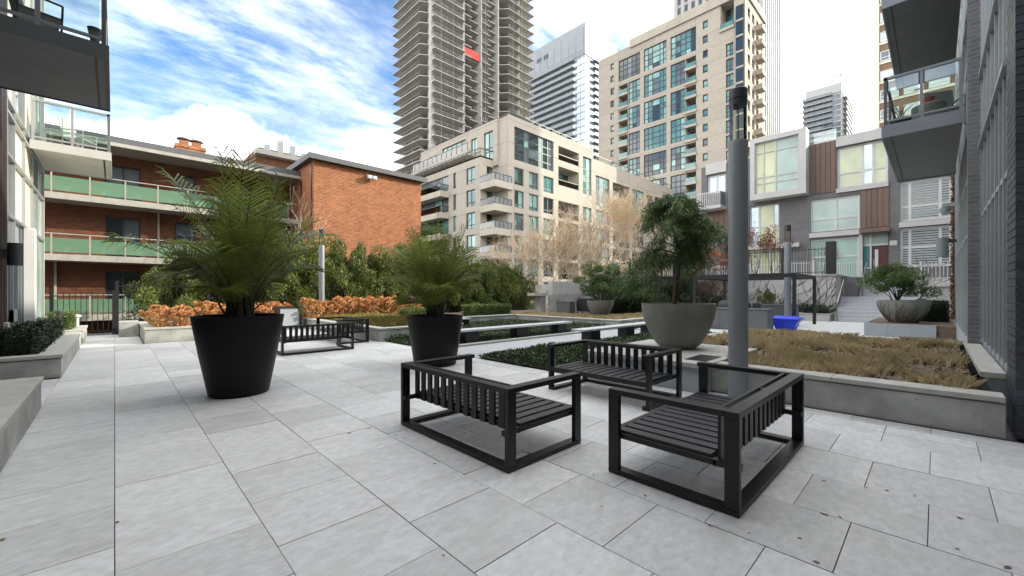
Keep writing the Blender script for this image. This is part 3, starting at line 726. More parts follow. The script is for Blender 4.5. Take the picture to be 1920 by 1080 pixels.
garden_chair('dark mesh lounge chair on the shaded left balcony', -0.85, 9.5, ZS + 0.2, 'black_steel', rad(100))
garden_chair('pale metal chair on the sunlit left balcony', -0.7, 16.4, ZS + 0.2, 'white_paint', rad(60))
one('plant_cone_pot', MB().lathe([(0.03, 0), (0.085, 0.30), (0.07, 0.30)], (-0.22, 9.0, ZS + 0.2), 20), 'grey_metal', 'grey tapered pot in the corner of the shaded left balcony', 'pot')

# ================================================================== own building: right wing
RY, RY2 = -0.57, -0.43                                          # right facade plane, looks to +y
rw = thing('right_wing_building', 'dark brick and glass building wing along the right of the terrace', 'building', (6.8, RY, 0))
HB = 10.6
part('wall', MB().box(-12.9, 20.4, -16, RY - 0.62, 0, HB), 'brick_grey', rw)
part('parapet', MB().box(7.38, 20.4, RY - 0.61, RY - 0.01, 9.93, HB + 0.01), 'dark_fascia', rw)
part('parapet', MB().box(-12.9, 6.5, RY - 1.2, RY - 0.62, 9.9, HB + 0.02), 'dark_fascia', rw)
bkx = thing('shade_block', 'unseen brick block added behind the right wing to shade the terrace', 'building', (20.45, -18, 0))  # unseen block, added so that its roof edge shades the terrace
part('wall', MB().box(20.45, 60, -18, -2.2, -2.9, 16.2).box(-12.9, 20.44, -16, -2.2, HB + 0.03, 16.2), 'brick_grey', bkx)
for k in range(12): bpart('window', -10 + k * 2.5, -8.4 + k * 2.5, -2.24, -2.19, 11.6, 13.2, 'pane_grey', bkx)
# near pier of individual dark bricks
PXA, PXB = 6.62, 7.36
core = part('brick_pier', MB().box(PXA + 0.015, PXB, RY - 3.0, RY - 0.015, 0, HB), 'mortar', rw)
rowh, bl = 0.0865, 0.30
BM = {}
def brick(x0, x1, y0, y1, z):
    k = (round(x1 - x0, 3), round(y1 - y0, 3))
    if k not in BM:
        a, b, c, e = k[0] / 2, k[1] / 2, (rowh - 0.011) / 2, 0.003
        q = MB(); q.box(-a, a, -b, b, -c, c); BM[k] = q.mesh('brick'); BM[k].materials.append(MATS['brick_piece'])
    off = wl(core); o = put('brick', BM[k], 'brick_piece', core, ((x0 + x1) / 2 - off[0], (y0 + y1) / 2 - off[1], z + rowh / 2 - off[2]))
    o.rotation_euler = (0, 0, R.uniform(-.006, .006))
nb = 0
for r_ in range(54):
    z = r_ * rowh; o_ = (r_ % 2) * bl / 2
    # bricks of the face that looks to -x
    y = RY
    first = True
    while y > RY - 0.72 and nb < 298:
        ln = (bl - 0.0 if not first or r_ % 2 == 0 else bl / 2); first = False
        brick(PXA, PXA + 0.10, y - ln + 0.010, y, z); nb += 1; y -= ln
    x = PXA + 0.11; first = True
    while x < PXB - 0.05 and nb < 298:
        ln = bl if not first or r_ % 2 else bl / 2; first = False
        x1 = min(x + ln - 0.010, PXB); brick(x, x1, RY - 0.10, RY, z); nb += 1; x += ln
bw = part('brick_wall', MB().box(PXA - 0.001, PXB - 0.002, RY - 2.95, RY + 0.001, 54 * rowh + 0.002, HB - 0.01), 'brick_grey', rw)
# curtain wall between the piers
cx = [7.38, 7.8, 8.25, 8.8, 9.4, 10.05, 10.7, 11.32]; cz = [0.62, 2.9, 4.15, 5.4, 7.3, 8.6, 9.9]
for i in range(len(cx) - 1):
    for j in range(len(cz) - 1):
        bpart('pane', cx[i] + 0.03, cx[i + 1] - 0.03, RY - 0.10, RY - 0.06, cz[j] + 0.03, cz[j + 1] - 0.03, 'pane_blue' if j < 2 else 'pane_sky', rw)
for x in cx: bpart('mullion', x - 0.03, x + 0.03, RY - 0.11, RY - 0.004, 0.6, 9.9, 'alu', rw)
for i, z in enumerate(cz): bpart('transom', 7.38, 11.32, RY - 0.105, RY - (-0.03 if i in (2, 3) else 0.012), z - 0.03, z + 0.03, 'alu', rw)
part('sill_wall', MB().box(7.37, 11.34, RY - 0.4, RY - 0.02, 0, 0.55), 'panel_grey', rw)
for i in range(4): bpart('sill_stone', 7.38 + i * 0.98, 7.38 + i * 0.98 + 0.974, RY - 0.0, RY + 0.20, 0.50, 0.56, 'coping', rw)
part('pier', MB().box(11.35, 11.6, RY - 0.6, RY2 + 0.01, 0, HB), 'brick_grey', rw)
part('pier_edge', MB().box(11.602, 11.64, RY - 0.6, RY2 - 0.02, 0, HB), 'dark_fascia', rw)
ax = [11.63, 12.7, 13.8, 14.9, 16.0, 17.1, 18.2, 19.3, 20.35]; az = [0.5, 2.7, 3.9, 4.95, 6.3, 7.6, 9.0, 9.9]
for i in range(len(ax) - 1):
    for j in range(len(az) - 1): bpart('pane', ax[i] + 0.03, ax[i + 1] - 0.03, RY2 - 0.16, RY2 - 0.12, az[j] + 0.03, az[j + 1] - 0.03, 'pane_mint' if j < 3 else 'pane_grey', rw)
for x in ax: bpart('mullion', x - 0.03, x + 0.03, RY2 - 0.17, RY2 - 0.03, 0.5, 9.9, 'alu', rw)
for z in az: bpart('transom', 11.63, 20.35, RY2 - 0.165, RY2 - 0.04, z - 0.03, z + 0.03, 'alu', rw)
part('sill_wall', MB().box(11.63, 20.4, RY2 - 0.3, RY2 - 0.02, 0, 0.48), 'panel_grey', rw)
bx0, bx1 = 11.74, 16.75
balcony('lower grey balcony with potted plants on the right wing', bx0, bx1, RY2 + 0.03, 0.80, 4.80, 'right', 'grey_metal', 'soffit_grey', 'grey_metal', 'balconies of the right wing', 0.24, (2, 4, 2))
balcony('upper grey balcony on the right wing, only its dark underside in view', bx0, bx1, RY2 + 0.03, 0.80, 7.55, 'right', 'grey_metal', 'soffit_grey', 'grey_metal', 'balconies of the right wing', 0.24, (2, 4, 2))
bz = 5.04
one('balcony_table', MB().lathe([(0.24, 0.0), (0.26, 0.02), (0.27, 0.42), (0.24, 0.44)], (12.45, 0.10, bz), 28), 'concrete', 'round grey drum table on the right lower balcony', 'table')
tp = thing('flower_pot', 'small red pot on the drum table of the right balcony', 'pot', (12.45, 0.10, bz + 0.44))
part('shell', MB().lathe([(0.07, 0), (0.10, 0.15), (0.085, 0.15)], (12.45, 0.10, bz + 0.445), 20), 'terracotta', tp)
gpn = thing('plant_pot', 'dark green pot with a few dry stems on the right balcony', 'pot', (12.2, 0.52, bz))
part('shell', MB().lathe([(0.13, 0), (0.18, 0.20), (0.16, 0.20)], (12.2, 0.52, bz), 20), 'pot_green', gpn)
q = MB()
for i in range(7):
    a = i * 0.9; q.tube([(12.2, 0.52, bz + 0.18), (12.2 + 0.08 * math.cos(a), 0.52 + 0.08 * math.sin(a), bz + 0.36), (12.2 + 0.2 * math.cos(a), 0.52 + 0.2 * math.sin(a), bz + 0.45)], 0.006, 5)
part('stems', q, 'vine', gpn)
garden_chair('grey sling chair on the right lower balcony', 13.0, -0.12, bz, 'grey_metal', rad(-70))
# dome camera and wall light on the far end of the right facade
cx_, cy_ = 16.5, RY2
cm = thing('security_camera', 'white dome camera on the right facade', 'camera', (cx_, cy_, 3.9))
part('arm', MB().box(cx_ - 0.06, cx_ + 0.06, cy_ + 0.0, cy_ + 0.28, 3.86, 3.96), 'white_paint', cm)
part('dome', MB().lathe([(0.10, 3.85), (0.125, 3.80), (0.12, 3.74), (0.08, 3.68), (0.02, 3.66)], (cx_, cy_ + 0.24, 0), 24), 'panel_grey', cm)
wlx = thing('wall_sconce', 'grey cylinder wall light on the right facade', 'wall light', (17.6, RY2, 2.8))
part('shade', MB().lathe([(0.13, 2.55), (0.13, 3.1)], (17.6, RY2 + 0.28, 0), 24), 'lamp_grey', wlx)
part('bracket', MB().box(17.55, 17.65, RY2, RY2 + 0.2, 2.95, 3.05), 'lamp_dark', wlx)

# ================================================================== red brick walk-up beyond the fence
bk = thing('brick_apartment_house', 'low red brick apartment house with green balcony panels', 'building', (-12, 27.5, -3))
BY = 27.5; ED = 26.2
rows = [(0.5, 2.52), (3.15, 5.13), (5.8, 7.62)]        # slab top, window top of each storey
wins = []
for i, (s, top) in enumerate(rows):
    for a, b in ((-8.6, -7.2), (-5.4, -4.4), (-3.4, -2.2), (-0.33, 0.93), (2.23, 3.1), (4.5, 5.6)):
        if b < 1 and a > -4 and a < -1: wins.append((a, b, s + 0.05, top, 'w'))
        else: wins.append((a, b, s + (0.05 if a < 0 and a > -1 else 0.75), top, 'w'))
part('wall', wall_holes(MB(), '-y', BY, -12, 8.6, -3, 8.4, [w[:4] for w in wins], 0.18), 'brick_red', bk)
part('core', MB().box(-12, 16, BY + 0.6, 40, -3, 8.35), 'brick_red', bk)
for a, b, c, d, _ in wins: window(bk, '-y', BY, a, b, c, d, (0.5,) if b - a > 1.1 else (), (0.42,), 'frame_dark', ['pane_grey', 'pane_dark', 'pane_grey'], 0.16, 0.07)
part('soffit', MB().box(-12, 7.9, 25.95, BY - 0.01, 8.10, 8.16), 'slab_white', bk)
part('roof', MB().box(-12.2, 8.2, 25.8, 40.2, 8.20, 8.55), 'roof_grey', bk)
part('eave_trim', MB().box(-12.2, 8.2, 25.77, 25.798, 8.10, 8.26), 'slab_white', bk)
for s, top in rows:
    part('balcony_slab', MB().box(-12, 7.8, ED, BY - 0.005, s - 0.28, s), 'slab_white', bk, 0.01)
    x = -11.5 + 0.0; i = 0
    xs = [xOnY(u, ED) for u in (96, 169, 235, 296, 352, 405)]
    stp = (xs[-1] - xs[0]) / 5; x = xs[0] - 7 * stp
    while x < 7.6:
        bpart('rail_post', x - 0.025, x + 0.025, ED + 0.02, ED + 0.06, s + 0.002, s + 0.86, 'slab_white', bk)
        if x + stp < 7.8: bpart('balcony_panel', x + 0.03, x + stp - 0.03, ED + 0.025, ED + 0.045, s + 0.08, s + 0.70, 'green_panel', bk)
        x += stp
    part('hand_rail', MB().box(-12, 7.7, ED + 0.01, ED + 0.06, s + 0.862, s + 0.90), 'slab_white', bk)
for x in (-3.1, 1.6): bpart('downpipe', x - 0.04, x + 0.04, BY - 0.09, BY - 0.01, 3.16, 5.5, 'slab_white', bk)
bpart('downpipe', -1.95, -1.87, BY - 0.09, BY - 0.01, 0.51, 2.86, 'slab_white', bk)
# chimney
cxx = xOnY(330, 30.5), xOnY(385, 30.5)
ch = part('chimney', MB().box(cxx[0], cxx[1], 30.5, 31.4, 8.4, 10.15).box(cxx[0] - 0.05, cxx[1] + 0.05, 30.45, 31.45, 9.95, 10.12), 'brick_orange', bk)
for f in (0.28, 0.72):
    x = cxx[0] + (cxx[1] - cxx[0]) * f
    part('flue', MB().box(x - 0.22, x + 0.22, 30.7, 31.1, 10.15, 10.45), 'brick_orange', ch)
    part('flue_cap', MB().lathe([(0.34, 10.5), (0.30, 10.58), (0.05, 10.66)], (x, 30.9, 0), 16), 'roof_grey', ch)
part('antenna', MB().tube([(cxx[1] + 0.25, 31, 8.5), (cxx[1] + 0.25, 31, 11.4)], 0.025, 5), 'lamp_grey', bk)
# orange wing with the blank brick wall
wg = thing('brick_wing', 'sunlit orange brick wing with a blank wall and grey roof edge', 'building', (7.82, 23.67, -3))
part('wall', wall_holes(MB(), '-y', 23.67, 7.82, 14.55, -3, 8.75, [], 0.1), 'brick_orange', wg)
hl = [(25.6, 26.1, 7.0, 8.0), (25.6, 26.1, 4.4, 5.4), (25.6, 26.1, 1.8, 2.8)]
sw = wall_holes(MB(), '-x', 7.82, 23.67, 36, -3, 8.75, hl, 0.15); sw.box(7.99, 14.5, 24.0, 36, -3, 8.6); sw.quad((14.55, 23.67, -3), (14.55, 36, -3), (14.55, 36, 8.75), (14.55, 23.67, 8.75))
part('side_wall', sw, 'brick_orange', wg)
for h in hl: window(wg, '-x', 7.82, *h, (), (0.5,), 'frame_dark', 'pane_dark', 0.14, 0.05)
part('roof', MB().box(7.55, 14.8, 23.4, 36.2, 8.78, 9.0), 'roof_grey', wg)
part('roof_flashing', MB().box(7.50, 14.85, 23.34, 23.4, 8.74, 9.03).box(7.49, 7.55, 23.4, 36.2, 8.74, 9.03), 'roof_grey', wg)
fx = xOnY(695, 23.6)
fl = thing('flood_light', 'twin white flood light high on the orange brick wall', 'flood light', (fx, 23.6, 8.4))
for s in (-0.16, 0.16): part('lamp_head', MB().box(fx + s - 0.11, fx + s + 0.11, 23.30, 23.52, 8.25, 8.45), 'white_paint', fl, 0.02)
part('bracket', MB().box(fx - 0.25, fx + 0.25, 23.53, 23.66, 8.40, 8.5), 'white_panel', fl)
part('conduit', MB().box(7.78, 7.815, 23.9, 23.98, -1, 8.6), 'frame_dark', wg)

# ------------------------------------------------------------------ black picket fences
def fence(label, pts, z0, z1, pitch=0.155, posts=None, m='black_steel', name='picket_fence', pw=0.018, pz=None):
    t = thing(name, label, 'fence', (pts[0][0], pts[0][1], z0), 'black picket fences' if m == 'black_steel' else None)
    for (ax_, ay_), (bx_, by_) in zip(pts[:-1], pts[1:]):
        alx = abs(bx_ - ax_) > abs(by_ - ay_); ln = (bx_ - ax_) if alx else (by_ - ay_); n = max(1, round(abs(ln) / pitch))
        h = 0.016
        for z in (z0 + 0.12, z1 - 0.14): part('rail', MB().box(min(ax_, bx_) - (0 if alx else h), max(ax_, bx_) + (0 if alx else h), min(ay_, by_) - (h if alx else 0), max(ay_, by_) + (h if alx else 0), z, z + 0.035), m, t)
        for i in range(1, n):
            x, y = ax_ + (bx_ - ax_) * i / n, ay_ + (by_ - ay_) * i / n
            bpart('picket', x - pw / 2, x + pw / 2, y - pw / 2, y + pw / 2, z0 + 0.03, z1, m, t)
        k = max(1, round(abs(ln) / 2.4))
        for i in range(k + 1):
            x, y = ax_ + (bx_ - ax_) * i / k, ay_ + (by_ - ay_) * i / k; bpart('post', x - 0.045, x + 0.045, y - 0.045, y + 0.045, z0, z1 + 0.06, m, t)
    return t
fence('low black picket fence between the boxwood planter and hydrangea planter', [(-1.5, 20.35), (-0.02, 20.35)], 0.0, 1.5, 0.14)
fence('black picket fence running behind the hydrangea planter and hedge', [(0.06, 20.35), (8.0, 20.35)], 0.0, 1.85, 0.15)
fence('black picket fence and gate posts left of the concrete grill wall', [(15.3, 20.35), (21.0, 20.35)], 0.0, 1.7, 0.2)

# ================================================================== steps and retaining walls
TZ = 2.33
st = thing('entrance_steps', 'two flights of pale concrete steps up to the red door', 'steps', (26.5, 1.0, 0))
ns = 7; rise = TZ / 13
for i in range(7):
    bpart('step', 26.6 + i * 0.34, 30.2, 0.6, 3.62, i * rise + 0.001, (i + 1) * rise, 'stone_grey', st)
for i in range(6):
    bpart('step', 30.21 + i * 0.34, 32.6, 1.05, 3.0, 7 * rise - 0.001 + i * rise, 7 * rise + (i + 1) * rise, 'stone_grey', st)
for k, (x0, z0, x1, z1, y) in enumerate(((26.6, 0.0, 28.7, 7 * rise, 3.5), (30.2, 7 * rise, 32.2, TZ, 2.85))):
    hr = MB().tube([(x0, y, z0 + 0.05), (x0, y, z0 + 0.95), (x1, y, z1 + 0.95), (x1, y, z1 + 0.02)], 0.025, 8)
    part('hand_rail', hr, 'alu' if k == 0 else 'lamp_grey', st)
up = MB(); up.box(32.61, 48, -2.15, 30, -2.9, TZ - 0.002)
struct('upper_terrace', up, 'pale_concrete')
# retaining wall left of the steps, with vines
rv = thing('retaining_wall', 'pale retaining wall covered with bare vines left of the steps', 'wall', (28.0, 3.65, 0))
part('face', MB().box(27.6, 32.6, 3.66, 22.0, 0, 2.40), 'pale_concrete', rv)
part('coping_stone', MB().box(27.52, 32.6, 3.64, 22.0, 2.401, 2.47), 'coping', rv)
q = MB()
for i in range(230):
    y, z = R.uniform(3.7, 15), R.uniform(0.0, 0.5) if i % 3 else R.uniform(0.4, 2.0); pts = [(27.585, y, z)]; dy = R.uniform(-0.9, 0.3); 
    for s in range(R.randint(4, 9)):
        dy += R.uniform(-0.35, 0.35); y += dy * 0.16; z = min(2.38, z + R.uniform(0.08, 0.26)); pts.append((27.585 - R.uniform(0, 0.015), max(3.68, y), z))
    q.tube(pts, [0.013 * (1 - 0.6 * j / len(pts)) for j in range(len(pts))], 4)
stuff(part('vines', q, 'vine', rv))
bw_ = one('brick_cheek_wall', MB().box(29.3, 32.6, 3.02, 3.64, 0.9, 2.35), 'brick_grey', 'dark grey brick wall beside the upper flight of steps', 'wall')
rw2 = thing('retaining_wall', 'pale low retaining wall right of the steps behind the vine bowl', 'wall', (28.3, -0.4, 0))
part('face', MB().box(28.3, 32.6, -2.15, 0.58, 0, 1.75), 'pale_concrete', rw2)
part('coping_stone', MB().box(28.22, 32.6, -2.15, 0.585, 1.751, 1.83), 'coping', rw2)
one('brick_cheek_wall', MB().box(27.4, 28.28, 0.3, 0.595, 0, 1.2), 'brick_grey', 'short dark brick cheek wall right of the steps', 'wall')
fence('white railing on the low wall right of the steps', [(28.5, -2.1), (28.5, 0.5)], 1.84, 2.95, 0.13, m='white_paint', name='white_railing', pw=0.03)
fence('white entry railing beside the red door landing', [(32.4, 3.1), (32.4, 5.2)], TZ, TZ + 1.1, 0.12, m='white_paint', name='white_railing', pw=0.03)
fence('white railing behind the black fence on the retaining wall', [(32.0, 5.4), (32.0, 12)], 2.48, 3.5, 0.13, m='white_paint', name='white_railing', pw=0.03)
fence('tall black picket fence on top of the vine-covered wall', [(27.9, 3.75), (27.9, 16.0)], 2.471, 4.0, 0.15)
one('fence_pillar', MB().box(27.75, 28.05, 3.72, 4.15, 2.472, 4.25), 'black_steel', 'broad black end pillar of the fence above the steps', 'pillar')
# planting strip at the foot of the wall
planter('concrete_planter', 'low concrete box planter with dark shrubs at the foot of the vine wall', 26.2, 27.5, 3.75, 6.6, 0.4, sides='WSN', fill='soil', wmat='pale_concrete', capw=0.2)

# ================================================================== pergolas of black steel
def pergola(label, x0, x1, y0, y1, zt, z0=0.0, n=5):
    t = thing('steel_pergola', label, 'pergola', (x0, y0, z0), 'black steel pergolas'); h = 0.06; b = 0.16
    for x in (x0, x1):
        for y in (y0, y1): bpart('post', x - h, x + h, y - h, y + h, z0, zt - b - 0.001, 'black_steel', t)
    for x in (x0, x1): part('beam', MB().box(x - h, x + h, y0 - h, y1 + h, zt - b, zt), 'black_steel', t)
    for y in (y0, y1): part('beam', MB().box(x0 + h + 0.001, x1 - h - 0.001, y - h, y + h, zt - b, zt - 0.002), 'black_steel', t)
    for i in range(1, n):
        x = x0 + (x1 - x0) * i / n; bpart('rafter', x - 0.025, x + 0.025, y0 + h + 0.002, y1 - h - 0.002, zt - 0.12, zt - 0.01, 'black_steel', t)
    return t
pergola('black steel pergola over the grills beside the blue bin', 19.65, 23.6, 3.95, 7.9, 2.27)
pergola('black steel pergola behind the weeping conifer', 19.4, 23.4, 9.6, 13.4, 2.30, 0.29)
# grills and cabinets under the pergola
def cabinet(label, x0, x1, y0, y1, h, top='dark_fascia', m='cabinet_grey'):
    t = thing('outdoor_cabinet', label, 'cabinet', (x0, y0, 0), 'grey outdoor kitchen cabinets')
    part('body', MB().box(x0 + 0.02, x1 - 0.02, y0 + 0.02, y1 - 0.02, 0, h - 0.05), m, t)
    part('counter', MB().box(x0, x1, y0, y1, h - 0.049, h), top, t, 0.006)
    n = max(1, round((y1 - y0) / 0.85))
    for i in range(n): bpart('door', x0, x0 + 0.018, y0 + 0.04 + (y1 - y0 - 0.08) * i / n + 0.006, y0 + 0.04 + (y1 - y0 - 0.08) * (i + 1) / n - 0.006, 0.06, h - 0.07, m, t)
    return t
cabinet('long grey outdoor kitchen counter behind the lamp post', 17.6, 18.4, 4.35, 7.0, 0.86)
cabinet('dark serving cabinet under the pergola by the lamp post', 21.3, 21.9, 4.2, 5.6, 0.95, m='dark_fascia')
def covered_grill(label, c, z0, s=1.0):
    t = thing('covered_grill', label, 'grill', (c[0], c[1], z0), 'grills under black covers')
    q = MB(); n = 14; prof = [(0.34, 0.62, 0.22), (0.36, 0.66, 0.55), (0.33, 0.64, 0.85), (0.30, 0.60, 1.02), (0.20, 0.50, 1.13), (0.06, 0.30, 1.16)]
    for a, b, z in prof:
        for i in range(n):
            th = 2 * math.pi * i / n; e = 0.45
            cx2 = math.copysign(abs(math.cos(th)) ** e, math.cos(th)); sy = math.copysign(abs(math.sin(th)) ** e, math.sin(th)); w = 1 + 0.06 * R.uniform(-1, 1)
            q.v.append((c[0] + a * cx2 * w * s, c[1] + b * sy * w * s, z0 + z * s + 0.03 * R.uniform(-1, 1)))
    for j in range(len(prof) - 1):
        for i in range(n): q.f.append((j * n + i, j * n + (i + 1) % n, (j + 1) * n + (i + 1) % n, (j + 1) * n + i))
    q.f.append(tuple(range((len(prof) - 1) * n, len(prof) * n))); q.f.append(tuple(reversed(range(n)))); q.sm = True
    part('cover', q, 'cover_black', t)
    for dx in (-0.25, 0.25):
        for dy in (-0.5, 0.5): bpart('leg', c[0] + dx * s - 0.02, c[0] + dx * s + 0.02, c[1] + dy * s - 0.02, c[1] + dy * s + 0.02, z0, z0 + 0.26 * s, 'black_steel', t)
    return t
covered_grill('grill under a crumpled black cover behind the kitchen counter', (19.3, 6.1), 0.0)
covered_grill('grill under a black cover beside the concrete wall', (18.75, 13.45), 0.285, 0.85)
cabinet('small grey side table cabinet before the concrete wall', 18.0, 18.5, 14.0, 15.0, 0.98)
# concrete wall for the grill
cw = thing('concrete_screen_wall', 'free-standing rough concrete wall behind the covered grill', 'wall', (18.3, 15.6, 0.28))
xa = xOnY(1036, 15.6); xb = xOnY(1107, 15.6)
part('lower_lift', MB().box(xa, xb, 15.6, 15.95, 0.285, 1.36), 'concrete', cw, 0.01)
part('upper_lift', MB().box(xa, xb, 15.603, 15.95, 1.364, 2.15), 'pale_concrete', cw, 0.012)
cb = thing('concrete_counter', 'concrete counter cantilevered from the screen wall by the gate', 'counter', (xa - 1.2, 16.2, 0.28))
part('top', MB().box(xa - 1.1, xa - 0.01, 16.0, 16.6, 1.30, 1.46), 'pale_concrete', cb); part('support', MB().box(xa - 0.5, xa - 0.05, 16.1, 16.5, 0.285, 1.29), 'concrete', cb)
# blue bin
bc = gp(1475, 625); bc = pd(1474, 16.3)
bb = thing('salt_bin', 'bright blue plastic bin standing behind the far lamp post', 'bin', (bc[0], bc[1], 0))
q = MB(); q.v += [(bc[0] + sx * a, bc[1] + sy * b, z) for a, b, z in ((0.25, 0.30, 0.0), (0.30, 0.40, 0.30), (0.36, 0.50, 0.42)) for sx, sy in ((-1, -1), (1, -1), (1, 1), (-1, 1))]
for j in (0, 4):
    for i in range(4): q.f.append((j + i, j + (i + 1) % 4, j + 4 + (i + 1) % 4, j + 4 + i))
q.f += [(3, 2, 1, 0), (8, 9, 10, 11)]
part('tub', q, 'bin_blue', bb, 0.02)
q = MB(); q.v += [(bc[0] + sx * a, bc[1] + sy * b, z) for a, b, z in ((0.38, 0.52, 0.422), (0.38, 0.52, 0.47), (0.20, 0.34, 0.56)) for sx, sy in ((-1, -1), (1, -1), (1, 1), (-1, 1))]
for j in (0, 4):
    for i in range(4): q.f.append((j + i, j + (i + 1) % 4, j + 4 + (i + 1) % 4, j + 4 + i))
q.f += [(3, 2, 1, 0), (8, 9, 10, 11)]
part('lid', q, 'bin_blue', bb, 0.02)
# litter bin by the far loveseat
lb = thing('litter_bin', 'black framed litter bin with a pale grey panel behind the largest palm pot', 'bin', pd(544, 16.6) + (0,))
lx, lY, _ = WL[lb.name]
part('frame', MB().box(lx - 0.45, lx + 0.45, lY, lY + 0.5, 0.86, 0.93).box(lx - 0.45, lx - 0.36, lY, lY + 0.5, 0, 0.858).box(lx + 0.36, lx + 0.45, lY, lY + 0.5, 0, 0.858), 'black_steel', lb)
part('panel', MB().box(lx - 0.355, lx + 0.355, lY + 0.04, lY + 0.46, 0.02, 0.855), 'panel_grey', lb)
# bollard light
one('path_light', MB().lathe([(0.05, 0.3), (0.05, 0.72), (0.10, 0.722), (0.10, 0.78), (0.02, 0.80)], (-0.86, 18.9, 0), 16), 'white_paint', 'small white path light in the sunlit boxwood planter', 'path light')
one('path_light', MB().lathe([(0.055, 0.3), (0.055, 0.95), (0.09, 0.952), (0.09, 1.0), (0.02, 1.02)], (-1.06, 16.15, 0), 16), 'lamp_dark', 'small dark path light at the end of the yew hedge', 'path light')

# ================================================================== townhouses facing the terrace
TX = 34.8
th = thing('townhouse_row', 'row of three-storey townhouses in grey brick with white frames and wood panels', 'building', (TX, 0, TZ))
def ty(u): return yOnX(u, TX)
def tz(u, v): return zat(v, dist(TX, ty(u)))
holes = []
def hole(u0, u1, v0, v1, uz=None):
    y1, y0 = ty(u0), ty(u1); um = (u0 + u1) / 2
    h = (y0, y1, tz(um, v1), tz(um, v0)); holes.append(h); return h
hA = hole(1326, 1361, 327, 362); hB1 = hole(1405, 1461, 384, 458); hC1 = hole(1519, 1612, 369, 432); hC0 = hole(1519, 1611, 446, 523)
hD = hole(1569, 1665, 268, 347); hE1 = hole(1687, 1786, 334, 412); hE0 = hole(1687, 1786, 424, 500); hdoor = hole(1618, 1666, 438, 523)
hB0 = hole(1403, 1460, 468, 520)
holes[:] = [h if h is not hdoor else (h[0], h[1], TZ, h[3]) for h in holes]; hdoor = (hdoor[0], hdoor[1], TZ, hdoor[3])
ytop = ty(1315)
part('wall', wall_holes(MB(), '-x', TX, -2.15, ytop, -2.9, 11.75, holes, 0.25), 'brick_grey', th)
core_ = MB().box(TX + 0.8, TX + 11, -2.15, ytop, -2.9, 11.7); core_.quad((TX, -2.15, 11.75), (TX, ytop, 11.75), (TX + 11, ytop, 11.75), (TX + 11, -2.15, 11.75)); core_.quad((TX, ytop, -2.9), (TX + 11, ytop, -2.9), (TX + 11, ytop, 11.75), (TX, ytop, 11.75))
part('core', core_, 'brick_grey', th)
def tw(h, c, r_, panes, fr='white_paint', **k): return window(th, '-x', TX, *h, c, r_, fr, panes, **k)
tw(hA, (0.5,), (), ['pane_white', 'pane_sky'], bar=0.16)
tw(hB1, (0.20, 0.68), (0.45,), ['pane_yellow', 'pane_sky'], bar=0.10); tw(hB0, (0.3, 0.7), (), ['pane_yellow', 'pane_mint'], bar=0.10)
tw(hC1, (0.47,), (0.38,), 'pane_mint', bar=0.12); tw(hC0, (0.47,), (0.55,), 'pane_mint', bar=0.12)
tw(hD, (0.28, 0.48), (0.36,), ['pane_yellow', 'pane_yellow', 'pane_sky'], bar=0.12)
def blind_win(h, cols, rows):
    w = tw(h, cols, rows, 'pane_dark', bar=0.13); n = 15
    for i in range(n):
        z = h[2] + 0.1 + (h[3] - h[2] - 0.2) * i / n; bpart('blind_slat', TX + 0.185, TX + 0.20, h[0] + 0.08, h[1] - 0.08, z, z + (h[3] - h[2]) / n * 0.66, 'blind', w)
blind_win(hE1, (0.22, 0.80), (0.37,)); blind_win(hE0, (0.22, 0.80), (0.5,))
# entrance: sidelight, transom, red door, canopy
y0, y1, z0, z1 = hdoor
part('door_frame', MB().box(TX + 0.2, TX + 0.25, y0, y1, z0, z1), 'frame_dark', th)
dY0, dY1 = ty(1665), ty(1634)
d_ = part('door', MB().box(TX + 0.14, TX + 0.195, dY0, dY1, TZ + 0.02, TZ + 2.12), 'door_red', th)
part('glazing', MB().box(TX + 0.125, TX + 0.139, (dY0 + dY1) / 2 + 0.08, (dY0 + dY1) / 2 + 0.24, TZ + 0.25, TZ + 1.9), 'pane_white', d_)
part('door_handle', MB().tube([(TX + 0.09, dY1 - 0.1, TZ + 0.8), (TX + 0.09, dY1 - 0.1, TZ + 1.3)], 0.02, 6), 'alu', d_)
w = part('sidelight', MB().box(TX + 0.10, TX + 0.19, dY1 + 0.005, dY1 + 0.09, TZ, z1).box(TX + 0.10, TX + 0.19, dY1 + 0.09, y1, TZ + 2.15, TZ + 2.27).box(TX + 0.10, TX + 0.19, dY0, dY1, TZ + 2.15, TZ + 2.27).box(TX + 0.10, TX + 0.19, dY1 + 0.09, y1, TZ + 0.7, TZ + 0.78), 'white_paint', th)
part('pane', MB().box(TX + 0.15, TX + 0.18, dY1 + 0.1, y1, TZ + 0.8, TZ + 2.14), 'pane_teal', w); part('pane', MB().box(TX + 0.15, TX + 0.18, dY0, y1, TZ + 2.28, z1), 'pane_mint', w)
part('pane', MB().box(TX + 0.15, TX + 0.18, dY1 + 0.1, y1, TZ + 0.02, TZ + 0.69), 'pane_teal', w)
part('canopy', MB().box(TX - 1.0, TX - 0.002, y0 - 0.1, y1 + 0.1, z1 + 0.02, z1 + 0.26), 'wood_panel', th)
part('frame_post', MB().box(TX - 0.06, TX - 0.002, y1 + 0.01, y1 + 0.2, TZ, z1), 'white_panel', th)
def boards(u0, u1, v0, v1, n):
    a, b = ty(u1), ty(u0); um = (u0 + u1) / 2; lo, hi = tz(um, v1), tz(um, v0)
    for i in range(n): bpart('cladding_board', TX - 0.06 - 0.004 * (i % 2), TX - 0.002, a + (b - a) * i / n + 0.012, a + (b - a) * (i + 1) / n - 0.012, lo, hi, 'wood_panel', th)
boards(1323, 1366, 393, 447, 5); boards(1521, 1567, 268, 362, 5); boards(1614, 1667, 354, 426, 5)
